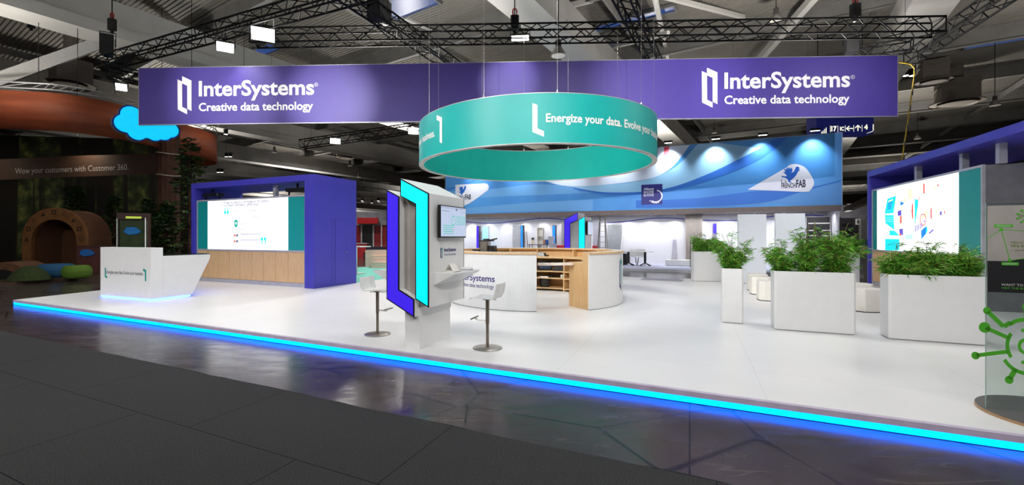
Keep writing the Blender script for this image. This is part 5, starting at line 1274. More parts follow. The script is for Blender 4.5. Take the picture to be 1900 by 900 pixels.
fpanel('display_board', 'dark grey panel leaning by the bright blue totem', 'panel', 970.6, 974, 429, 1.6, GREY_MID)
q = fthing('leaning_pole', 'thin dark pole leaning beside the bright blue totem', 'pole', 981, 1.1); m = MB(); m.tube((0, 0, 0), (-.32, .5, 1.85), .02, 8); m.obj('shaft', GREY_DK, q); m = MB(); m.tube((0, 0, 0.001), (-.02, .03, .1), .035, 8); m.obj('foot', BLACK, q)
q = fthing('shelf_cabinet', 'white shelf unit with niches against the wall of the stand behind', 'cabinet', 996, 1.75); w = fw(996, 1006.5, 1.75); h = FF.lz(996, 422, 1.75)
m = MB(); m.box(0, .03, 0, .3, 0, h); m.box(w - .03, w, 0, .3, 0, h); m.box(.03, w - .03, .27, .3, 0, h); m.obj('carcass', OFFWHITE, q)
for k in range(5): m = MB(); m.box(.03, w - .03, 0, .27, k * (h - .03) / 4, k * (h - .03) / 4 + .03); m.obj('shelf', OFFWHITE, q)
q = fthing('long_table', 'dark long table with boxes behind the round counter', 'table', 980, .9); w = fw(980, 1017, .9)
m = MB(); m.box(0, w, 0, .6, 1.02, 1.06); m.obj('tabletop', GREY_DK, q)
for a in (.05, w - .09):
    for b in (.03, .53): m = MB(); m.box(a, a + .04, b, b + .04, 0, 1.02); m.obj('leg', BLACK, q)
q = fthing('flask', 'cream and black vacuum flask on the long table', 'flask', 988.5, 1.15, 1.061); m = MB(); m.lathe([(0, 0), (.085, 0), (.085, .28), (0, .28)], 16); m.obj('body', mat('cream', (226, 214, 186), .4), q); m = MB(); m.lathe([(0, .40), (.08, .40), (.088, .281), (0, .281)], 16); m.obj('lid', BLACK, q)
for nm, lb, px0, px1, pt, pb, c in (('cardboard_box', 'brown open box on the long table behind the counter', 1008, 1011.6, 447, 451.4, (176, 122, 80)), ('storage_box', 'blue box at the end of the long table', 1012, 1016.5, 446, 451.4, (20, 86, 170))):
    q = fthing(nm, lb, 'box', px0, 1.0, 1.061, 'boxes on the long table'); w = fw(px0, px1, 1.0); h = .26
    m = MB(); m.box(0, w, 0, .26, 0, h); m.obj('carton', mat(nm + '_skin', c, .6), q); m = MB(); m.box(-.01, w + .01, -.01, .27, h + .001, h + .03); m.obj('lid', mat(nm + '_lid', tuple(min(255, v + 20) for v in c), .6), q)
for lb, px0, px1, z0, h in (('lower grey crate of the stack beside the blue screen', 1018, 1029.5, 0, .75), ('middle grey crate of the stack beside the blue screen', 1018, 1029.5, .752, .36), ('upper grey crate tilted on the stack beside the blue screen', 1017, 1025, 1.114, .42)):
    q = fthing('crate', lb, 'crate', px0, .7, z0, 'grey crates'); w = fw(px0, px1, .7); m = MB(); m.prism_xz([(.03, 0), (w - .03, 0), (w, h), (0, h)], 0, .45); m.obj('tub', mat('grey_crate', (178, 180, 190), .5), q); m = MB(); m.box(-.01, w + .01, -.01, -.001, h - .05, h - .01); m.obj('rim', mat('grey_crate_rim', (160, 162, 172), .5), q)
q = totem('blue picture screen on a dark post behind the crates', 1025, 1030.5, 418, 1.3, BLUE_L)
q = fthing('red_bench', 'red padded bench against the wall beyond the crates', 'bench', 1032, 1.3); w = fw(1032, 1051, 1.3); m = MB(); m.box(0, w, 0, .5, .86, 1.0, .02); m.obj('seat', mat('red_pad', (190, 30, 40), .5), q)
m = MB(); m.box(.05, w - .05, .05, .45, 0, .86); m.obj('base', GREY_DK, q)
fpanel('display_board', 'tall grey panel behind the second kiosk', 'panel', 1042, 1051, 409, 1.7, mat('mid_grey_panel', (168, 168, 180), .5))
fpanel('display_board', 'tall grey panel beside the step ladder', 'panel', 1100, 1112, 408, 1.7, mat('mid_grey_panel', (168, 168, 180), .5))
q = fthing('red_stool', 'red seat in front of the grey panel by the step ladder', 'seat', 1099, 1.0); w = fw(1099, 1107, 1.0); m = MB(); m.box(0, w, 0, .4, .86, 1.0, .02); m.obj('cushion', mat('red_pad', (190, 30, 40), .5), q); m = MB(); m.box(.03, w - .03, .03, .37, 0, .86); m.obj('base', GREY_DK, q)
q = fthing('step_ladder', 'aluminium step ladder with yellow top standing by the wall', 'ladder', 1118, .6); hL = FF.lz(1118, 400, .6)
m = MB()
for sx_ in (-1, 1): m.tube((sx_*.26, -.35, 0), (sx_*.13, -.02, hL), .03, 6)
m.obj('front_frame', STEEL, q); m = MB()
for sx_ in (-1, 1): m.tube((sx_*.26, .45, 0), (sx_*.13, .03, hL), .025, 6)
m.obj('rear_frame', STEEL, q)
for k in range(8):
    z = .3 + k * (hL - .3) / 8; s = 1 - z / hL; m = MB(); m.box(-.13 - .13*s, .13 + .13*s, -.02 - .33*s - .05, -.02 - .33*s + .03, z, z + .03); m.obj('step', STEEL, q)
m = MB(); m.box(-.18, .18, -.12, .12, hL, hL + .08); m.obj('top_cap', mat('yellow_cap', (226, 176, 40), .5), q)
fpanel('doorway', 'grey doorway with a loose frame leaning in it', 'doorway', 1126, 1154, 417, 2.0, mat('grey_door_gap', (150, 154, 158), .5), None, .09)
q = fthing('door_surround', 'white frame leaning inside the grey doorway', 'frame', 1150, 1.5); m = MB(); m.M = Matrix.Rotation(rad(6), 4, 'Y'); m.box(-.05, .03, 0, .1, .02, 2.2); m.obj('post', WHITE, q); m = MB(); m.box(.0, .12, .05, .1, 0, .04); m.obj('foot', GREY_DK, q)
def ftable(label, px, y):
    q = fthing('bistro_table', label, 'table', px, y, 0, 'white bistro tables'); 
    m = MB(); m.prism([(.42*math.cos(a*PI/16), .42*math.sin(a*PI/16)) for a in range(32)], .73, .76); m.obj('tabletop', WHITE, q)
    m = MB(); m.tube((0, 0, .12), (0, 0, .73), .06, 10); m.obj('post', BLACK, q)
    for k in range(4): a = PI/4 + k*PI/2; m = MB(); m.tube((0, 0, .15), (.36*math.cos(a), .36*math.sin(a), .015), .026, 6); m.obj('leg', BLACK, q)
def fchair(label, px, y, deg):
    q = fthing('shell_chair', label, 'chair', px, y, 0, 'white shell chairs', deg)
    m = MB(); m.box(-.22, .22, -.22, .22, .43, .46, .05); m.obj('seat', WHITE, q); m = MB(); m.box(-.21, .21, .19, .23, .47, .84, .015); m.obj('backrest', WHITE, q)
    for a in (-.18, .18):
        for b in (-.18, .18): m = MB(); m.tube((a*.8, b*.8, .43), (a*1.1, b*1.1, 0), .014, 6); m.obj('leg', CHROME, q)
ftable('round white bistro table right beside the counter edge', 1166, -.35)
ftable('round white bistro table farther from the counter edge', 1197, -.35)
fchair('white shell chair between the two bistro tables, nearer the counter', 1174, .05, 0)
fchair('white shell chair at the second bistro table', 1190, .2, 10)
q = fthing('black_bag', 'black case on the floor by the first bistro table', 'case', 1160, .3); m = MB(); m.box(-.12, .12, -.2, .2, 0, .6, .03); m.obj('body', BLACK, q); m = MB(); m.path([(-.06, 0, .6), (-.06, 0, .66), (.06, 0, .66), (.06, 0, .6)], .012, 6); m.obj('handle', BLACK, q)
q = fthing('display_plinth', 'low white display plinth in front of the grey curtain', 'plinth', 1235, .2); w = fw(1235, 1290, .2); m = MB(); m.box(0, w, 0, 1.2, .02, .3, .0); m.obj('block', WHITE, q); m = MB(); m.box(.03, w - .03, .03, 1.17, 0, .019); m.obj('foot', GREY_MID, q)
q = fthing('white_stele', 'slim white stele standing on the display plinth', 'stele', 1248, .9, .301); w = fw(1248, 1255, .9); h = FF.lz(1250, 445, .9) - .3; m = MB(); m.prism_xz([(-.06, 0), (w + .06, 0), (w, h), (0, h)], 0, .14); m.obj('body', mat('lilac_white', (226, 224, 242), .4), q); m = MB(); m.box(-.08, w + .08, -.02, .16, 0.0, .03); m.obj('base', WHITE, q)
q = fthing('slatted_curtain', 'grey ribbed curtain hanging beside the display plinth', 'curtain', 1272, 1.5, .08); w = fw(1272, 1303, 1.5); h = 2.62
m = MB(); n = 9; pts = []
for k in range(n):
    a, b = w * k / n, w * (k + .62) / n; m.box(a, b, 0, .12, 0, h)
m.box(0, w, .05, .1, 0, h); m.obj('fabric', mat('taupe_curtain', (176, 168, 160), .7), q); m = MB(); m.tube((-.05, .06, h + .012), (w + .05, .06, h + .012), .012, 8); m.obj('rail', STEEL, q)
q = fthing('garment_rail', 'thin black upright rail beside the back planter', 'rail', 1281, .0); m = MB(); h = 1.35
for a in (0, .13, .26): m.tube((a, 0, 0), (a, 0, h), .016, 6)
m.tube((0, 0, h), (.26, 0, h), .016, 6); m.obj('frame', BLACK_M, q); m = MB(); m.box(-.05, .31, -.12, .12, 0, .02); m.obj('foot', BLACK_M, q)
q = fthing('light_totem', 'small indigo screen on a grey post above the narrow planter bamboo', 'totem', 1322, 1.0, 0, 'light totems of the stand behind'); w = fw(1322, 1330, 1.0); h = FF.lz(1322, 414, 1.0); h0 = FF.lz(1322, 433, 1.0)
m = MB(); m.box(0, w, 0, .12, 0, h); m.obj('post', mat('mid_grey_panel', (168, 168, 180), .5), q); m = MB(); m.box(.03, w - .02, -.012, -.001, h0, h - .03); m.obj('light_panel', INDIGO_L, q)
q = fpanel('poster_board', 'black poster board with white lines behind the middle bamboo', 'poster', 1495, 1543, 402, 1.6, mat('black_poster', (36, 36, 40), .5))
pr = Print()
for k, (a, b, c) in enumerate(((.1, 2.15, .85), (.12, 1.8, .2), (.65, 1.8, .4), (.12, 1.55, .3), (.65, 1.55, .45), (.12, 1.3, .5))): pr.rect(a, b, a + c, b + .05)
pr.obj('print', mat('poster_white', (220, 220, 216), .5), lambda s, z: (s, -.009, z), q)
q = fthing('leaning_pole', 'silver pole leaning against the black poster board', 'pole', 1546, 1.2); m = MB(); m.tube((0, 0, 0), (-.05, .12, 2.55), .035, 8); m.obj('shaft', CHROME, q); m = MB(); m.tube((0, 0, 0), (0, .01, .06), .05, 8); m.obj('foot', BLACK, q)
# hanging guide sign
gs = at(1515, 250, 24.5); t = thing('guide_sign', 'dark blue hanging guide sign with white numbers and arrows', 'sign', gs, -6)
gw = (1612 - 1515) / F * 24.5 / math.cos(rad(6)); gh = 1.25
SGN = mat('sign_blue', (16, 26, 110), .4, emis=(16, 26, 110), es=.25); SGW = mat('sign_white', (250, 250, 235), .4, emis=(255, 252, 225), es=.95)
m = MB(); m.box(0, gw, 0, .9, 0, gh); m.obj('case', SGN, t)
pr = Print(); zl = .18
ux = lambda px: (px - 1515) / 97 * gw
pr.text('17', ux(1540), zl, ux(1549.5) - ux(1540), .26, 0, .05); pr.text('IC', ux(1555), zl + .02, ux(1562) - ux(1555), .2, 0, .04); pr.text('4', ux(1596), zl + .06, ux(1602) - ux(1596), .24, 0, .05)
for px in (1538.5, 1551.5, 1564, 1578.5, 1592.5): pr.rect(ux(px) - .012, zl - .06, ux(px) + .012, zl + .3)
a, z = ux(1566), zl + .12; pr.line([(a, z), (a + .34, z)], .05); pr.line([(a + .15, z + .13), (a, z), (a + .15, z - .13)], .05)
a = ux(1585.5); pr.line([(a, zl - .02), (a, zl + .28)], .05); pr.line([(a - .14, zl + .14), (a, zl + .28), (a + .14, zl + .14)], .05)
for k, hh in enumerate((.1, .16, .24, .32)): pr.rect(ux(1523 + k*2.6), .06, ux(1523 + k*2.6) + .04, .06 + hh)
pr.rect(ux(1610.5), .16, ux(1612), .5); pr.line([(ux(1600), -.0), (ux(1611), .12)], .03)
pr.obj('lettering', SGW, lambda s, z: (s, -.006, max(0.004, z)), t)
m = MB(); m.tube((.3, .4, gh), (.3, .4, 13.49 - gs.z), .02, 6); m.tube((gw - .3, .4, gh), (gw - .3, .4, 13.49 - gs.z), .02, 6); m.obj('suspension_rod', BLACK_M, t)

# far grey stand beyond the blue fascia
q = thing('grey_stand', 'dim grey exhibition stand seen in the gap beside the illustration wall', 'stand', at(1558, 470, 46) * 1.0, 0); q.location.z = HALL_Z
m = MB(); m.box(0, 2.1, 0, .3, 0, 3.6); m.obj('wall', mat('dim_grey', (84, 82, 90), .7), q); m = MB(); m.box(1.9, 2.6, -.4, -.1, 0, 3.4); m.obj('side_panel', mat('pale_dim', (170, 170, 174), .7), q)
m = MB(); m.box(.2, 1.8, -.04, -.001, 2.2, 2.24); m.box(.2, 1.2, -.04, -.001, 2.9, 3.0); m.obj('shelf', GREY_DK, q); m = MB(); m.box(1.85, 2.65, -.42, -.401, .9, 1.4); m.obj('blue_band', mat('band_blue', (30, 70, 160), .5), q)
q = thing('toilet_sign', 'small white sign with a dark figure in the dim gap beside the illustration wall', 'sign', at(1587.5, 417, 45.96), 0)
m = MB(); m.box(0, .5, 0, .03, 0, .62); m.obj('plate', mat('sign_plate', (214, 214, 210), .5, emis=(200, 200, 196), es=.25), q); pr = Print(); pr.disc(.25, .47, .07); pr.poly([(.15, .38), (.35, .38), (.3, .1), (.2, .1)]); pr.obj('figure', BLACK, lambda s, z: (s, -.004, z), q)

# ================================================================== red stand far behind, wooden steps, teal carpet
TC = mat('teal_carpet', (110, 190, 176), .9, bump=.3, scale=40)
mb = MB(); mb.box(-5.6, 1.5, -.4, 9, 0, .015); q = struct(mb.obj('floor_teal', TC)); q.location = (-4.3, 14.5, HALL_Z + .001); q.rotation_euler = (0, 0, -rad(25))
q.location = (-4.16 - .45, 14.62 + .2, HALL_Z + .001); q.scale = (1, 1, 1)
for v in q.data.vertices: v.co.x = min(v.co.x, .38)
q = thing('high_table', 'white square high table on the teal carpet beside the screen wall closet', 'table', g(660, 508, HALL_Z + .017), -25)
m = MB(); m.box(-.5, .55, -.35, .35, 1.17, 1.21); m.obj('tabletop', WHITE, q); m = MB(); m.box(-.05, .05, -.05, .05, .02, 1.17); m.obj('post', WHITE, q); m = MB(); m.box(-.3, .3, -.3, .3, 0, .02); m.obj('base', WHITE, q)
PW = mat('pale_pine', (236, 212, 198), .6, scale=2, stretch=(1, 1, 8), rgb2=(222, 194, 178))
p = g(655, 500, HALL_Z + .017)
for k, (lb, z0, y0, x0) in enumerate((('lowest pale wooden step of the seating stair on the teal carpet', 0, 0, 0), ('middle pale wooden step of the seating stair', .305, .42, .1), ('top pale wooden step of the seating stair', .61, .84, -.3))):
    q = thing('seating_step', lb, 'step', (p.x + .45 + x0, p.y + .9 + y0, HALL_Z + .017), -4, 'wooden seating steps')
    m = MB(); m.box(.0 if k else .25, 3.6, 0, .415, 0, .30 + z0); m.obj('block', PW, q)
    m = MB(); m.box(.0 if k else .25, 3.6, -.008, -.001, .29 + z0, .30 + z0)
    for j in range(k + 1): m.box(.0 if k else .25, 3.6, -.004, -.0005, .145 + .3*j, .15 + .3*j)
    m.obj('edge_line', mat('pine_line', (150, 120, 100), .6), q)
RX = at(655, 476, 37); t = thing('red_stand', 'red exhibition stand with dark doorway far behind the wooden steps', 'stand', (RX.x, 37, HALL_Z), 0)
RED = mat('red_laminate', (168, 16, 24), .5); RED_DK = mat('deep_red_laminate', (120, 12, 18), .5)
rx = lambda px: (px - 655) / F * 37; rz = lambda py: zat(py, 37) - HALL_Z
m = MB(); m.box(rx(650), rx(671), 0, .1, 0, rz(418)); m.box(rx(693), rx(722), 0, .1, 0, rz(418)); m.obj('wall', RED_DK, t)
m = MB(); m.box(rx(671), rx(693), .02, .12, 0, rz(416)); m.obj('dark_opening', BLACK, t)
m = MB(); m.box(rx(666), rx(704), -.5, -.3, rz(415.5), rz(404.5)); m.obj('fascia', RED, t)
for px in (671, 693, 708): m = MB(); m.box(rx(px) - .05, rx(px) + .05, -.06, -.001, 0, rz(417)); m.obj('post', GREY_FRAME, t)
m = MB(); m.box(rx(650), rx(722), -.1, .2, rz(417.5), rz(410)); m.obj('grey_header', GREY_MID, t)
q = thing('red_counter', 'red counter with pale top in front of the far red stand', 'counter', (at(672, 476, 35).x, 35, HALL_Z), 0); m = MB(); m.box(-.42, .42, -.3, .3, 0, 1.1); m.obj('body', RED, q); m = MB(); m.box(-.47, .47, -.35, .35, 1.1, 1.15); m.obj('top', GREY_FRAME, q)
q = thing('dark_sofa', 'dark low sofa above the wooden steps in front of the far red stand', 'sofa', (at(698, 478, 31).x, 31, HALL_Z), 0); m = MB(); m.box(-.8, .6, -.4, .4, .1, .55, .05); m.obj('seat', mat('navy_sofa', (34, 38, 56), .7), q); m = MB(); m.box(-.8, .6, .25, .42, .55, .95, .03); m.obj('backrest', mat('navy_sofa', (34, 38, 56), .7), q)
for a in (-.7, .5):
    for b in (-.3, .3): m = MB(); m.tube((a, b, 0), (a, b, .1), .03, 6); m.obj('leg', BLACK, q)

# ================================================================== dark woodland stand with the cloud sign
mb = MB(); mb.prism([(-17.9, 9.6), (-13.1, 22.4), (-14, 34), (-46, 34), (-46, 9.6)], HALL_Z, -.02); q = struct(mb.obj('floor_woodland', mat('dark_wood_deck', (70, 48, 34), .6, scale=2, stretch=(1, 9, 1))))
crv = [(-60, 13.5), (-44, 15.0), (-30, 16.6), (-20.0, 18.4), (-18.0, 18.85), (-17.1, 19.6), (-16.55, 20.8), (-16.2, 23.2), (-15.9, 25.4), (-15.95, 26.6), (-16.6, 27.6), (-18.2, 28.4), (-22, 29.3)]
cp = smooth_pts(crv, 8)
ORG = mat('terracotta_fabric', (156, 78, 44), .6, var=.15, scale=.6, stretch=(1, 1, 6), rgb2=(120, 54, 32))
t = thing('curved_banner', 'terracotta curved hanging band of the woodland stand behind the cloud sign', 'banner', (-17, 20, 6.0), 0)
lo = lambda p, z: (p[0] + 17, p[1] - 20, z)
m = MB()
for a, b in zip(cp[:-1], cp[1:]): m.face([lo(a, 0), lo(b, 0), lo(b, 1.6), lo(a, 1.6)])
bmesh.ops.remove_doubles(m.b, verts=m.b.verts[:], dist=1e-4); o = m.obj('fabric', ORG, t, smooth=True); md = o.modifiers.new('thick', 'SOLIDIFY'); md.thickness = .06
m = MB(); cc = cp[::2]
for a, b in zip(cc[:-1], cc[1:]):
    m.tube(lo(a, 1.72), lo(b, 1.72), .03, 6); m.tube(lo(a, 1.95), lo(b, 1.95), .03, 6); m.tube(lo(a, 1.72), lo(b, 1.95), .018, 5)
m.obj('rail', SILV, t)
m = MB()
for a in cp[::9]: m.tube(lo(a, 1.95), lo(a, 7.3), .012, 5)
m.obj('suspension_wires', BLACK_M, t)
def cloud_pts(lobes, n=96):
    out = []
    for i in range(n):
        a = 2*PI*i/n; dx, dy = math.cos(a), math.sin(a); best = .05
        for (x, y, r) in lobes:
            b_ = dx*x + dy*y; c_ = x*x + y*y - r*r; d = b_*b_ - c_
            if d >= 0: best = max(best, b_ + math.sqrt(d))
        out.append((dx*best, dy*best))
    return out
LOB = [(-.62, .34, .44), (.02, .40, .46), (-.86, -.12, .44), (.52, .30, .42), (.98, -.10, .40), (-.38, -.46, .40), (.32, -.42, .36), (.72, -.34, .34), (0, 0, .7), (-.45, -.1, .5), (.55, -.05, .5)]
def cloud(t, s, th, face, side, rim):
    P = [(x*s, z*s) for x, z in cloud_pts(LOB)]
    m = MB(); m.prism_xz(P, 0, th); m.obj('case', side, t); m = MB(); m.prism_xz([(x*1.0, z*1.0) for x, z in P], -.02, -.001); m.obj('outline', rim, t)
    m = MB(); m.prism_xz([(x*.94, z*.92) for x, z in P], -.04, -.021); m.obj('light_face', face, t)
cpos = at(272, 231, 20.1)
t = thing('cloud_sign', 'glowing sky-blue cloud-shaped sign on the terracotta band', 'sign', cpos, 50); cloud(t, .95, .25, mat('cloud_light', (0, 160, 230), .4, emis=(0, 186, 246), es=1.0), mat('cloud_side', (190, 200, 215), .5), mat('cloud_rim', (14, 60, 150), .5))
m = MB(); m.tube((0, .25, 0), (0, 1.6, 0), .05, 8); m.obj('bracket', STEEL, t)
FW0, FW1 = (-38.0, 25.5), (-18.4, 28.0)
mb = MB(); dx, dy = FW1[0] - FW0[0], FW1[1] - FW0[1]; mb.box(0, math.hypot(dx, dy), 0, .2, -.02, 7.6); q = mb.obj('forest_wall', forest_mat()); q.location = (FW0[0], FW0[1], 0); q.rotation_euler = (0, 0, math.atan2(dy, dx)); tag(q, 'tall dark wall printed with a forest picture at the back of the woodland stand', 'printed wall'); q.name = 'forest_print_wall'
# slogan ribbon
ra, rb = at(-10, 334, 24.0), at(297, 322, 22.6); L_ = math.hypot(rb.x - ra.x, rb.y - ra.y); dg = math.degrees(math.atan2(rb.y - ra.y, rb.x - ra.x))
t = thing('slogan_ribbon', 'brown ribbon with pale slogan across the forest picture', 'ribbon', (ra.x, ra.y, ra.z), dg); RBF = Frame(ra.x, ra.y, dg)
hgt = zat(296, 24) - ra.z
m = MB(); m.prism_xz([(0, 0), (L_, rb.z - ra.z), (L_, rb.z - ra.z + hgt * .92), (L_*.5, (rb.z - ra.z)*.5 + hgt), (0, hgt)], 0, .04); m.obj('fabric', mat('brown_ribbon', (66, 44, 32), .7, var=.1), t)
pr = Print(); a, b = RBF.lx(28, -.01), RBF.lx(238, -.01); z = RBF.lz(28, 322.5, -.01) - ra.z; pr.text('Wow your customers with Customer 360.', a, z, b - a, .30, 0, 0, slope=(RBF.lz(238, 315, -.01) - RBF.lz(28, 322.5, -.01)) / (b - a)); pr.obj('lettering', mat('pale_slogan', (190, 184, 178), .6), lambda s, z: (s, -.008, z), t)
# tree trunk column
tp = at(313, 470, 22.8); t = thing('tree_trunk', 'thick brown tree trunk column with pale ropes beside the forest picture', 'trunk', (tp.x, tp.y, -.02), 0)
m = MB(); n = 28
for k in range(n): 
    a0_, a1_ = 2*PI*k/n, 2*PI*(k+1)/n; r0_, r1_ = .46 + .03*(k % 2), .46 + .03*((k+1) % 2)
    for j in range(8): m.face([(r0_*math.cos(a0_), r0_*math.sin(a0_), j*.9), (r1_*math.cos(a1_), r1_*math.sin(a1_), j*.9), (r1_*math.cos(a1_), r1_*math.sin(a1_), j*.9+.9), (r0_*math.cos(a0_), r0_*math.sin(a0_), j*.9+.9)])
m.obj('bark', mat('bark', (92, 56, 40), .85, bump=.8, scale=5, stretch=(4, 4, .6), rgb2=(54, 32, 24)), t)
for z in (zat(326, 22.8), zat(286, 22.8)):
    m = MB(); m.path([(.52*math.cos(a*PI/16), .52*math.sin(a*PI/16), z + .04*math.sin(a*PI/8)) for a in range(33)], .025, 6); m.obj('rope', mat('rope', (206, 196, 176), .8), t)
# log tunnel
ac = at(95, 470, 19.6); t = thing('log_tunnel', 'round-arched log tunnel with dark carved signs on its rim', 'tunnel', (ac.x + .12, ac.y, -.02), 2)
R0, R1, ZC, DP = .96, 1.36, 1.46, 1.5
def arch_poly(r):
    ZC = 1.46 if r > 1.2 else 1.34
    return [(r, 0)] + [(r*math.cos(PI*i/24), ZC + r*math.sin(PI*i/24)) for i in range(25)] + [(-r, 0)]
m = MB(); o_, i_ = arch_poly(R1), arch_poly(R0)
for k in range(len(o_) - 1):
    for yy in (0, .16): m.face([(i_[k][0], yy, i_[k][1]), (o_[k][0], yy, o_[k][1]), (o_[k+1][0], yy, o_[k+1][1]), (i_[k+1][0], yy, i_[k+1][1])])
    for pgon in (o_, i_): m.face([(pgon[k][0], 0, pgon[k][1]), (pgon[k+1][0], 0, pgon[k+1][1]), (pgon[k+1][0], .16, pgon[k+1][1]), (pgon[k][0], .16, pgon[k][1])])
bmesh.ops.remove_doubles(m.b, verts=m.b.verts[:], dist=1e-4); m.obj('front_rim', mat('log_rim', (136, 90, 46), .7, scale=3, rgb2=(112, 72, 36)), t)
m = MB(); q_o, q_i = [(x*.97, z*.975) for x, z in o_], [(x*1.03, z) for x, z in i_]
for k in range(len(o_) - 1):
    m.face([(q_o[k][0], .16, q_o[k][1]), (q_o[k+1][0], .16, q_o[k+1][1]), (q_o[k+1][0], DP, q_o[k+1][1]), (q_o[k][0], DP, q_o[k][1])]); m.face([(q_i[k][0], .16, q_i[k][1]), (q_i[k+1][0], .16, q_i[k+1][1]), (q_i[k+1][0], DP, q_i[k+1][1]), (q_i[k][0], DP, q_i[k][1])])
m.face([(p[0], DP, p[1]) for p in q_o]); m.obj('bark_shell', mat('bark_shell', (120, 78, 48), .85, bump=.8, scale=6, stretch=(1, 6, 6), rgb2=(70, 44, 28)), t)
pr = Print(); rm = (R0 + R1) / 2
for k in range(9):
    a = rad(-2 + k * 23); x, z = rm*math.cos(a), ZC + rm*math.sin(a)
    if k % 3 == 0: pr.ring(x, z, .06, .085)
    elif k % 3 == 1: pr.rect(x - .1, z - .1, x + .1, z - .05); pr.rect(x - .1, z + .05, x + .1, z + .1); pr.rect(x - .1, z - .05, x - .05, z + .05); pr.rect(x + .05, z - .05, x + .1, z + .05)
    else: pr.poly([(x - .1, z - .09), (x + .1, z - .09), (x, z + .11)])
pr.obj('carved_signs', mat('burnt_mark', (62, 40, 24), .8), lambda s, z: (s, -.006, z), t)
# small log, mound, poufs
q = thing('small_log', 'small brown half log lying at the front of the woodland stand', 'log', at(4, 516, 15.9) * 1.0, 16); q.location.z = -.02
m = MB(); m.prism_xz([(.75*math.cos(PI*i/16), .62*math.sin(PI*i/16)) for i in range(17)], 0, 1.4); m.obj('bark', mat('bark_shell', (80, 52, 32), .85), q); m = MB(); m.prism_xz([(.42*math.cos(PI*i/16), .36*math.sin(PI*i/16)) for i in range(17)], -.01, -.001); m.obj('hollow', BLACK, q)
q = thing('moss_mound', 'mossy green mound beside the small brown log', 'mound', (at(55, 517, 15.7).x, 15.7, -.02), 0); m = MB(); m.lathe([(0, .52), (.2, .48), (.42, .3), (.56, .08), (.6, 0), (0, 0)], 24); m.obj('moss', mat('moss', (46, 60, 20), .95, bump=1, scale=20, var=.3), q, smooth=True); m = MB(); m.lathe([(.6, .0), (.62, .03), (.6, .04)], 24); m.obj('rim', mat('moss_dark', (50, 64, 22), .95), q)
def pouf(label, px, py, Y, r, h, c, nm):
    q = thing('pouf', label, 'pouf', (at(px, py, Y).x, Y, -.02), 0, 'round poufs'); prof = [(0, h)] + [(r - .16 + .16*math.sin(i*PI/12), h/2 + h/2*math.cos(i*PI/12)) for i in range(13)] + [(0, 0)]
    m = MB(); m.lathe(prof, 32); m.obj('cushion', mat(nm, c, .8, var=.06, bump=.3, scale=30), q, smooth=True); m = MB(); m.lathe([(r, h*.5 - .006), (r + .008, h*.5), (r, h*.5 + .006)], 32); m.obj('seam', mat(nm + '_seam', tuple(int(v*.7) for v in c), .8), q)
pouf('blue round pouf in front of the log tunnel', 104, 514, 17.0, .58, .50, (28, 84, 124), 'pouf_blue')
pouf('green round pouf in front of the log tunnel', 143, 515, 16.4, .44, .48, (84, 116, 24), 'pouf_green')
q = thing('podium', 'dark red-brown podium with a small blue cloud plate beside the log tunnel', 'podium', (at(142, 500, 18.6).x, 18.6, -.02), 20); m = MB(); m.box(0, 1.25, 0, .6, 0, 1.12); m.obj('body', mat('red_brown', (84, 36, 26), .6), q); m = MB(); m.box(-.03, 1.28, -.03, .63, 1.121, 1.16); m.obj('top', mat('red_brown_top', (70, 30, 22), .5), q)
c2 = thing('cloud_plate', 'small blue cloud plate fixed on the dark red-brown podium', 'sign', q.matrix_basis @ Vector((.36, -.02, .86)), 20); cloud(c2, .19, .012, mat('plate_blue', (20, 110, 190), .5), mat('plate_side', (20, 90, 160), .5), mat('plate_rim', (12, 60, 130), .5))
q = thing('info_kiosk', 'dark brown screen kiosk of the woodland stand seen through the glass guard', 'kiosk', (at(216, 470, 18.2).x, 18.2, -.02), 30); m = MB(); w = 1.12
m.box(0, .09, 0, .25, 0, 2.52); m.box(w - .09, w, 0, .25, 0, 2.52); m.box(.09, w - .09, 0, .25, 2.24, 2.52); m.box(.09, w - .09, 0, .25, 0, 1.0); m.box(.09, w - .09, .1, .25, 1.0, 2.24); m.obj('frame', mat('dark_brown', (66, 34, 24), .6), q)
m = MB(); m.box(.1, w - .1, .06, .099, 1.02, 2.22); m.obj('screen', mat('dim_forest_screen', (36, 54, 30), .3, emis=(60, 84, 50), es=.12, scale=3, rgb2=(90, 92, 50)), q)
m = MB(); m.box(.3, w - .3, -.006, -.001, 2.29, 2.38); m.obj('light_bar', mat('yellow_green_bar', (170, 190, 60), .4, emis=(180, 200, 70), es=.6), q)
c2 = thing('cloud_picture', 'blue cloud shape in front of the dim kiosk screen', 'sign', q.matrix_basis @ Vector((.5, .045, 1.78)), 30); cloud(c2, .21, .004, mat('cloud_dim', (30, 120, 190), .4, emis=(20, 100, 170), es=.5), mat('plate_side', (20, 90, 160), .5), mat('cloud_dim_rim', (24, 100, 160), .5))
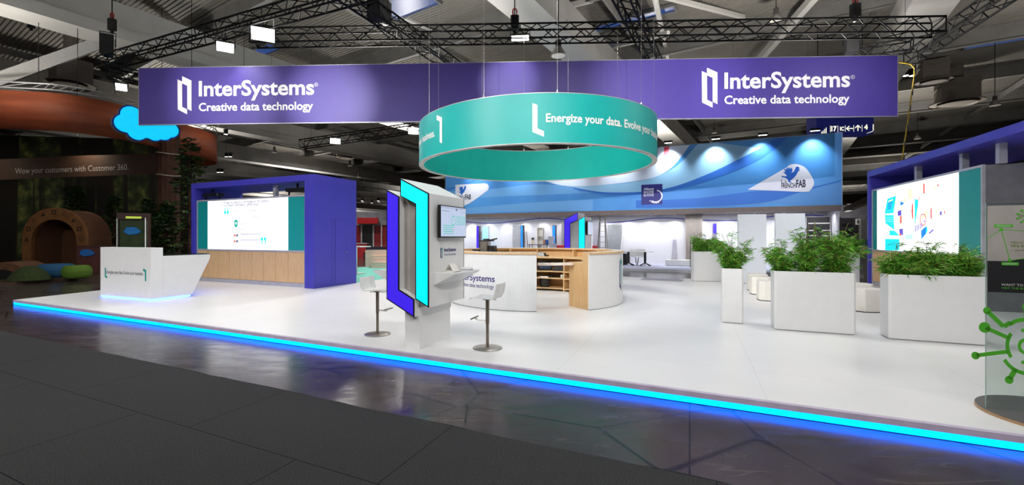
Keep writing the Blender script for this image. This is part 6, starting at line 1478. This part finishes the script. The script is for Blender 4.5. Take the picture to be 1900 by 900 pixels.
# conifers
CONM = [mat('conifer_green', (52, 92, 36), .7, var=.3, scale=4), mat('conifer_dark', (30, 60, 26), .8, var=.3, scale=4), mat('conifer_olive', (104, 120, 56), .7, var=.3, scale=4)]
def conifer(label, px, Y, h, r, seed, n=2600, tip=.02, z0=.4):
    rnd = random.Random(seed); X = (px - CX) / F * Y; t = thing('conifer', label, 'tree', (X, Y, -.02 if X < -13.6 else HALL_Z), 0, 'conifers of the woodland stand'); V, Fc, MI = [], [], []; tr = MB(); tr.tube((0, 0, 0), (0, 0, h * .96), .09, 8, .015)
    for k in range(int(n / 14)):
        s = rnd.random() ** .8; z = z0 + (h - z0) * s; L2 = r * (1 - s) ** .75 * rnd.uniform(.6, 1.1) + .1; a = rnd.uniform(0, 2*PI); d = Vector((math.cos(a), math.sin(a), -.25 + .5 * s))
        b = Vector((0, 0, z)); tr.tube(b, b + d * L2, .012, 4, .004); sd = Vector((-math.sin(a), math.cos(a), 0))
        for j in range(14):
            u = rnd.uniform(.15, 1); p = b + d * L2 * u; ln = rnd.uniform(.14, .3); w = rnd.uniform(.03, .06); e = (d * rnd.uniform(.3, .8) + sd * rnd.uniform(-1, 1) + Vector((0, 0, rnd.uniform(-.5, .2)))).normalized(); o_ = e.cross(Vector((rnd.random(), rnd.random(), 1))).normalized() * w
            i = len(V); V += [p, p + e*ln*.5 + o_, p + e*ln, p + e*ln*.5 - o_]; Fc.append((i, i+1, i+2, i+3)); MI.append(rnd.choice((0, 0, 1, 1, 2)))
    me = bpy.data.meshes.new('foliage'); me.from_pydata(V, [], Fc); me.update()
    for mm in CONM: me.materials.append(mm)
    for p, k in zip(me.polygons, MI): p.material_index = k
    o = bpy.data.objects.new('foliage', me); COL.objects.link(o); o.parent = t; o['kind'] = 'stuff'; tr.obj('trunk', mat('bark', (92, 56, 40), .85), t)
conifer('tall dark conifer next to the blue-violet screen wall', 352, 21.0, 6.2, 1.5, 51, 2400)
conifer('slim conifer in front of the trunk column', 309, 20.6, 3.0, .62, 52, 2600)
conifer('low conifer between kiosk and trunk column', 276, 22.3, 3.4, .8, 53, 2400)
conifer('small conifer beyond the log tunnel', 212, 24.6, 3.8, .8, 54, 2000)
conifer('conifer behind the log tunnel near the ribbon', 140, 25.0, 4.4, 1.0, 55, 2200)
# warm lamps of the woodland stand on its rail
for k, (p, aim, pw) in enumerate((((-18.5, 16.0, 8.6), (-18.8, 18.6, 6.8), 60), ((-23.5, 15.0, 8.8), (-23.5, 17.6, 6.8), 60), ((-13.6, 20.8, 8.8), (-16.4, 21.6, 6.8), 50), ((-13.4, 25.0, 8.8), (-15.9, 25.0, 6.8), 45))):
    t = thing('rail_spotlight', ('warm spotlight aimed at the terracotta band before the cloud sign', 'warm spotlight aimed at the terracotta band at the photo edge', 'warm spotlight aimed at the terracotta band under the cloud sign', 'warm spotlight aimed at the end of the terracotta band')[k], 'spotlight', p, 0, 'spotlights of the woodland stand'); q = (Vector(aim) - Vector(p)).to_track_quat('-Z', 'Y'); m = MB(); m.M = q.to_matrix().to_4x4(); m.lathe([(0, .2), (.06, .19), (.07, 0), (0, 0)], 14); m.obj('lamp_body', mat('white_lamp', (210, 210, 210), .4), t); m = MB(); m.tube((0, 0, .1), (0, 0, 13.49 - p[2]), .012, 5); m.obj('rod', BLACK_M, t)
    lamp('SPOT', 'spot_beam', q.to_matrix() @ Vector((0, 0, -.02)), pw * 3, (1, .82, .62), parent=t, size=.06, spot=75, blend=1).rotation_euler = q.to_euler()
for k, (x, y_, pw) in enumerate(((-27, 21.5, 240), (-20.5, 22.5, 240))):  # two lamps added to brighten the forest wall and ribbon
    t = thing('rail_spotlight', ('added warm lamp above the log tunnel lighting the forest picture', 'added warm lamp beside the trunk column lighting the forest picture')[k], 'spotlight', (x, y_, 6.6), 0, 'spotlights of the woodland stand'); m = MB(); m.lathe([(0, .2), (.06, .19), (.07, 0), (0, 0)], 14); m.obj('lamp_body', mat('white_lamp', (210, 210, 210), .4), t); m = MB(); m.tube((0, 0, .2), (0, 0, 13.49 - 6.6), .012, 5); m.obj('rod', BLACK_M, t)
    lamp('SPOT', 'spot_beam', (0, 0, -.02), pw, (1, .88, .68), parent=t, size=.1, spot=140, blend=1).rotation_euler = Vector((0, .55, -.8)).to_track_quat('-Z', 'Y').to_euler()
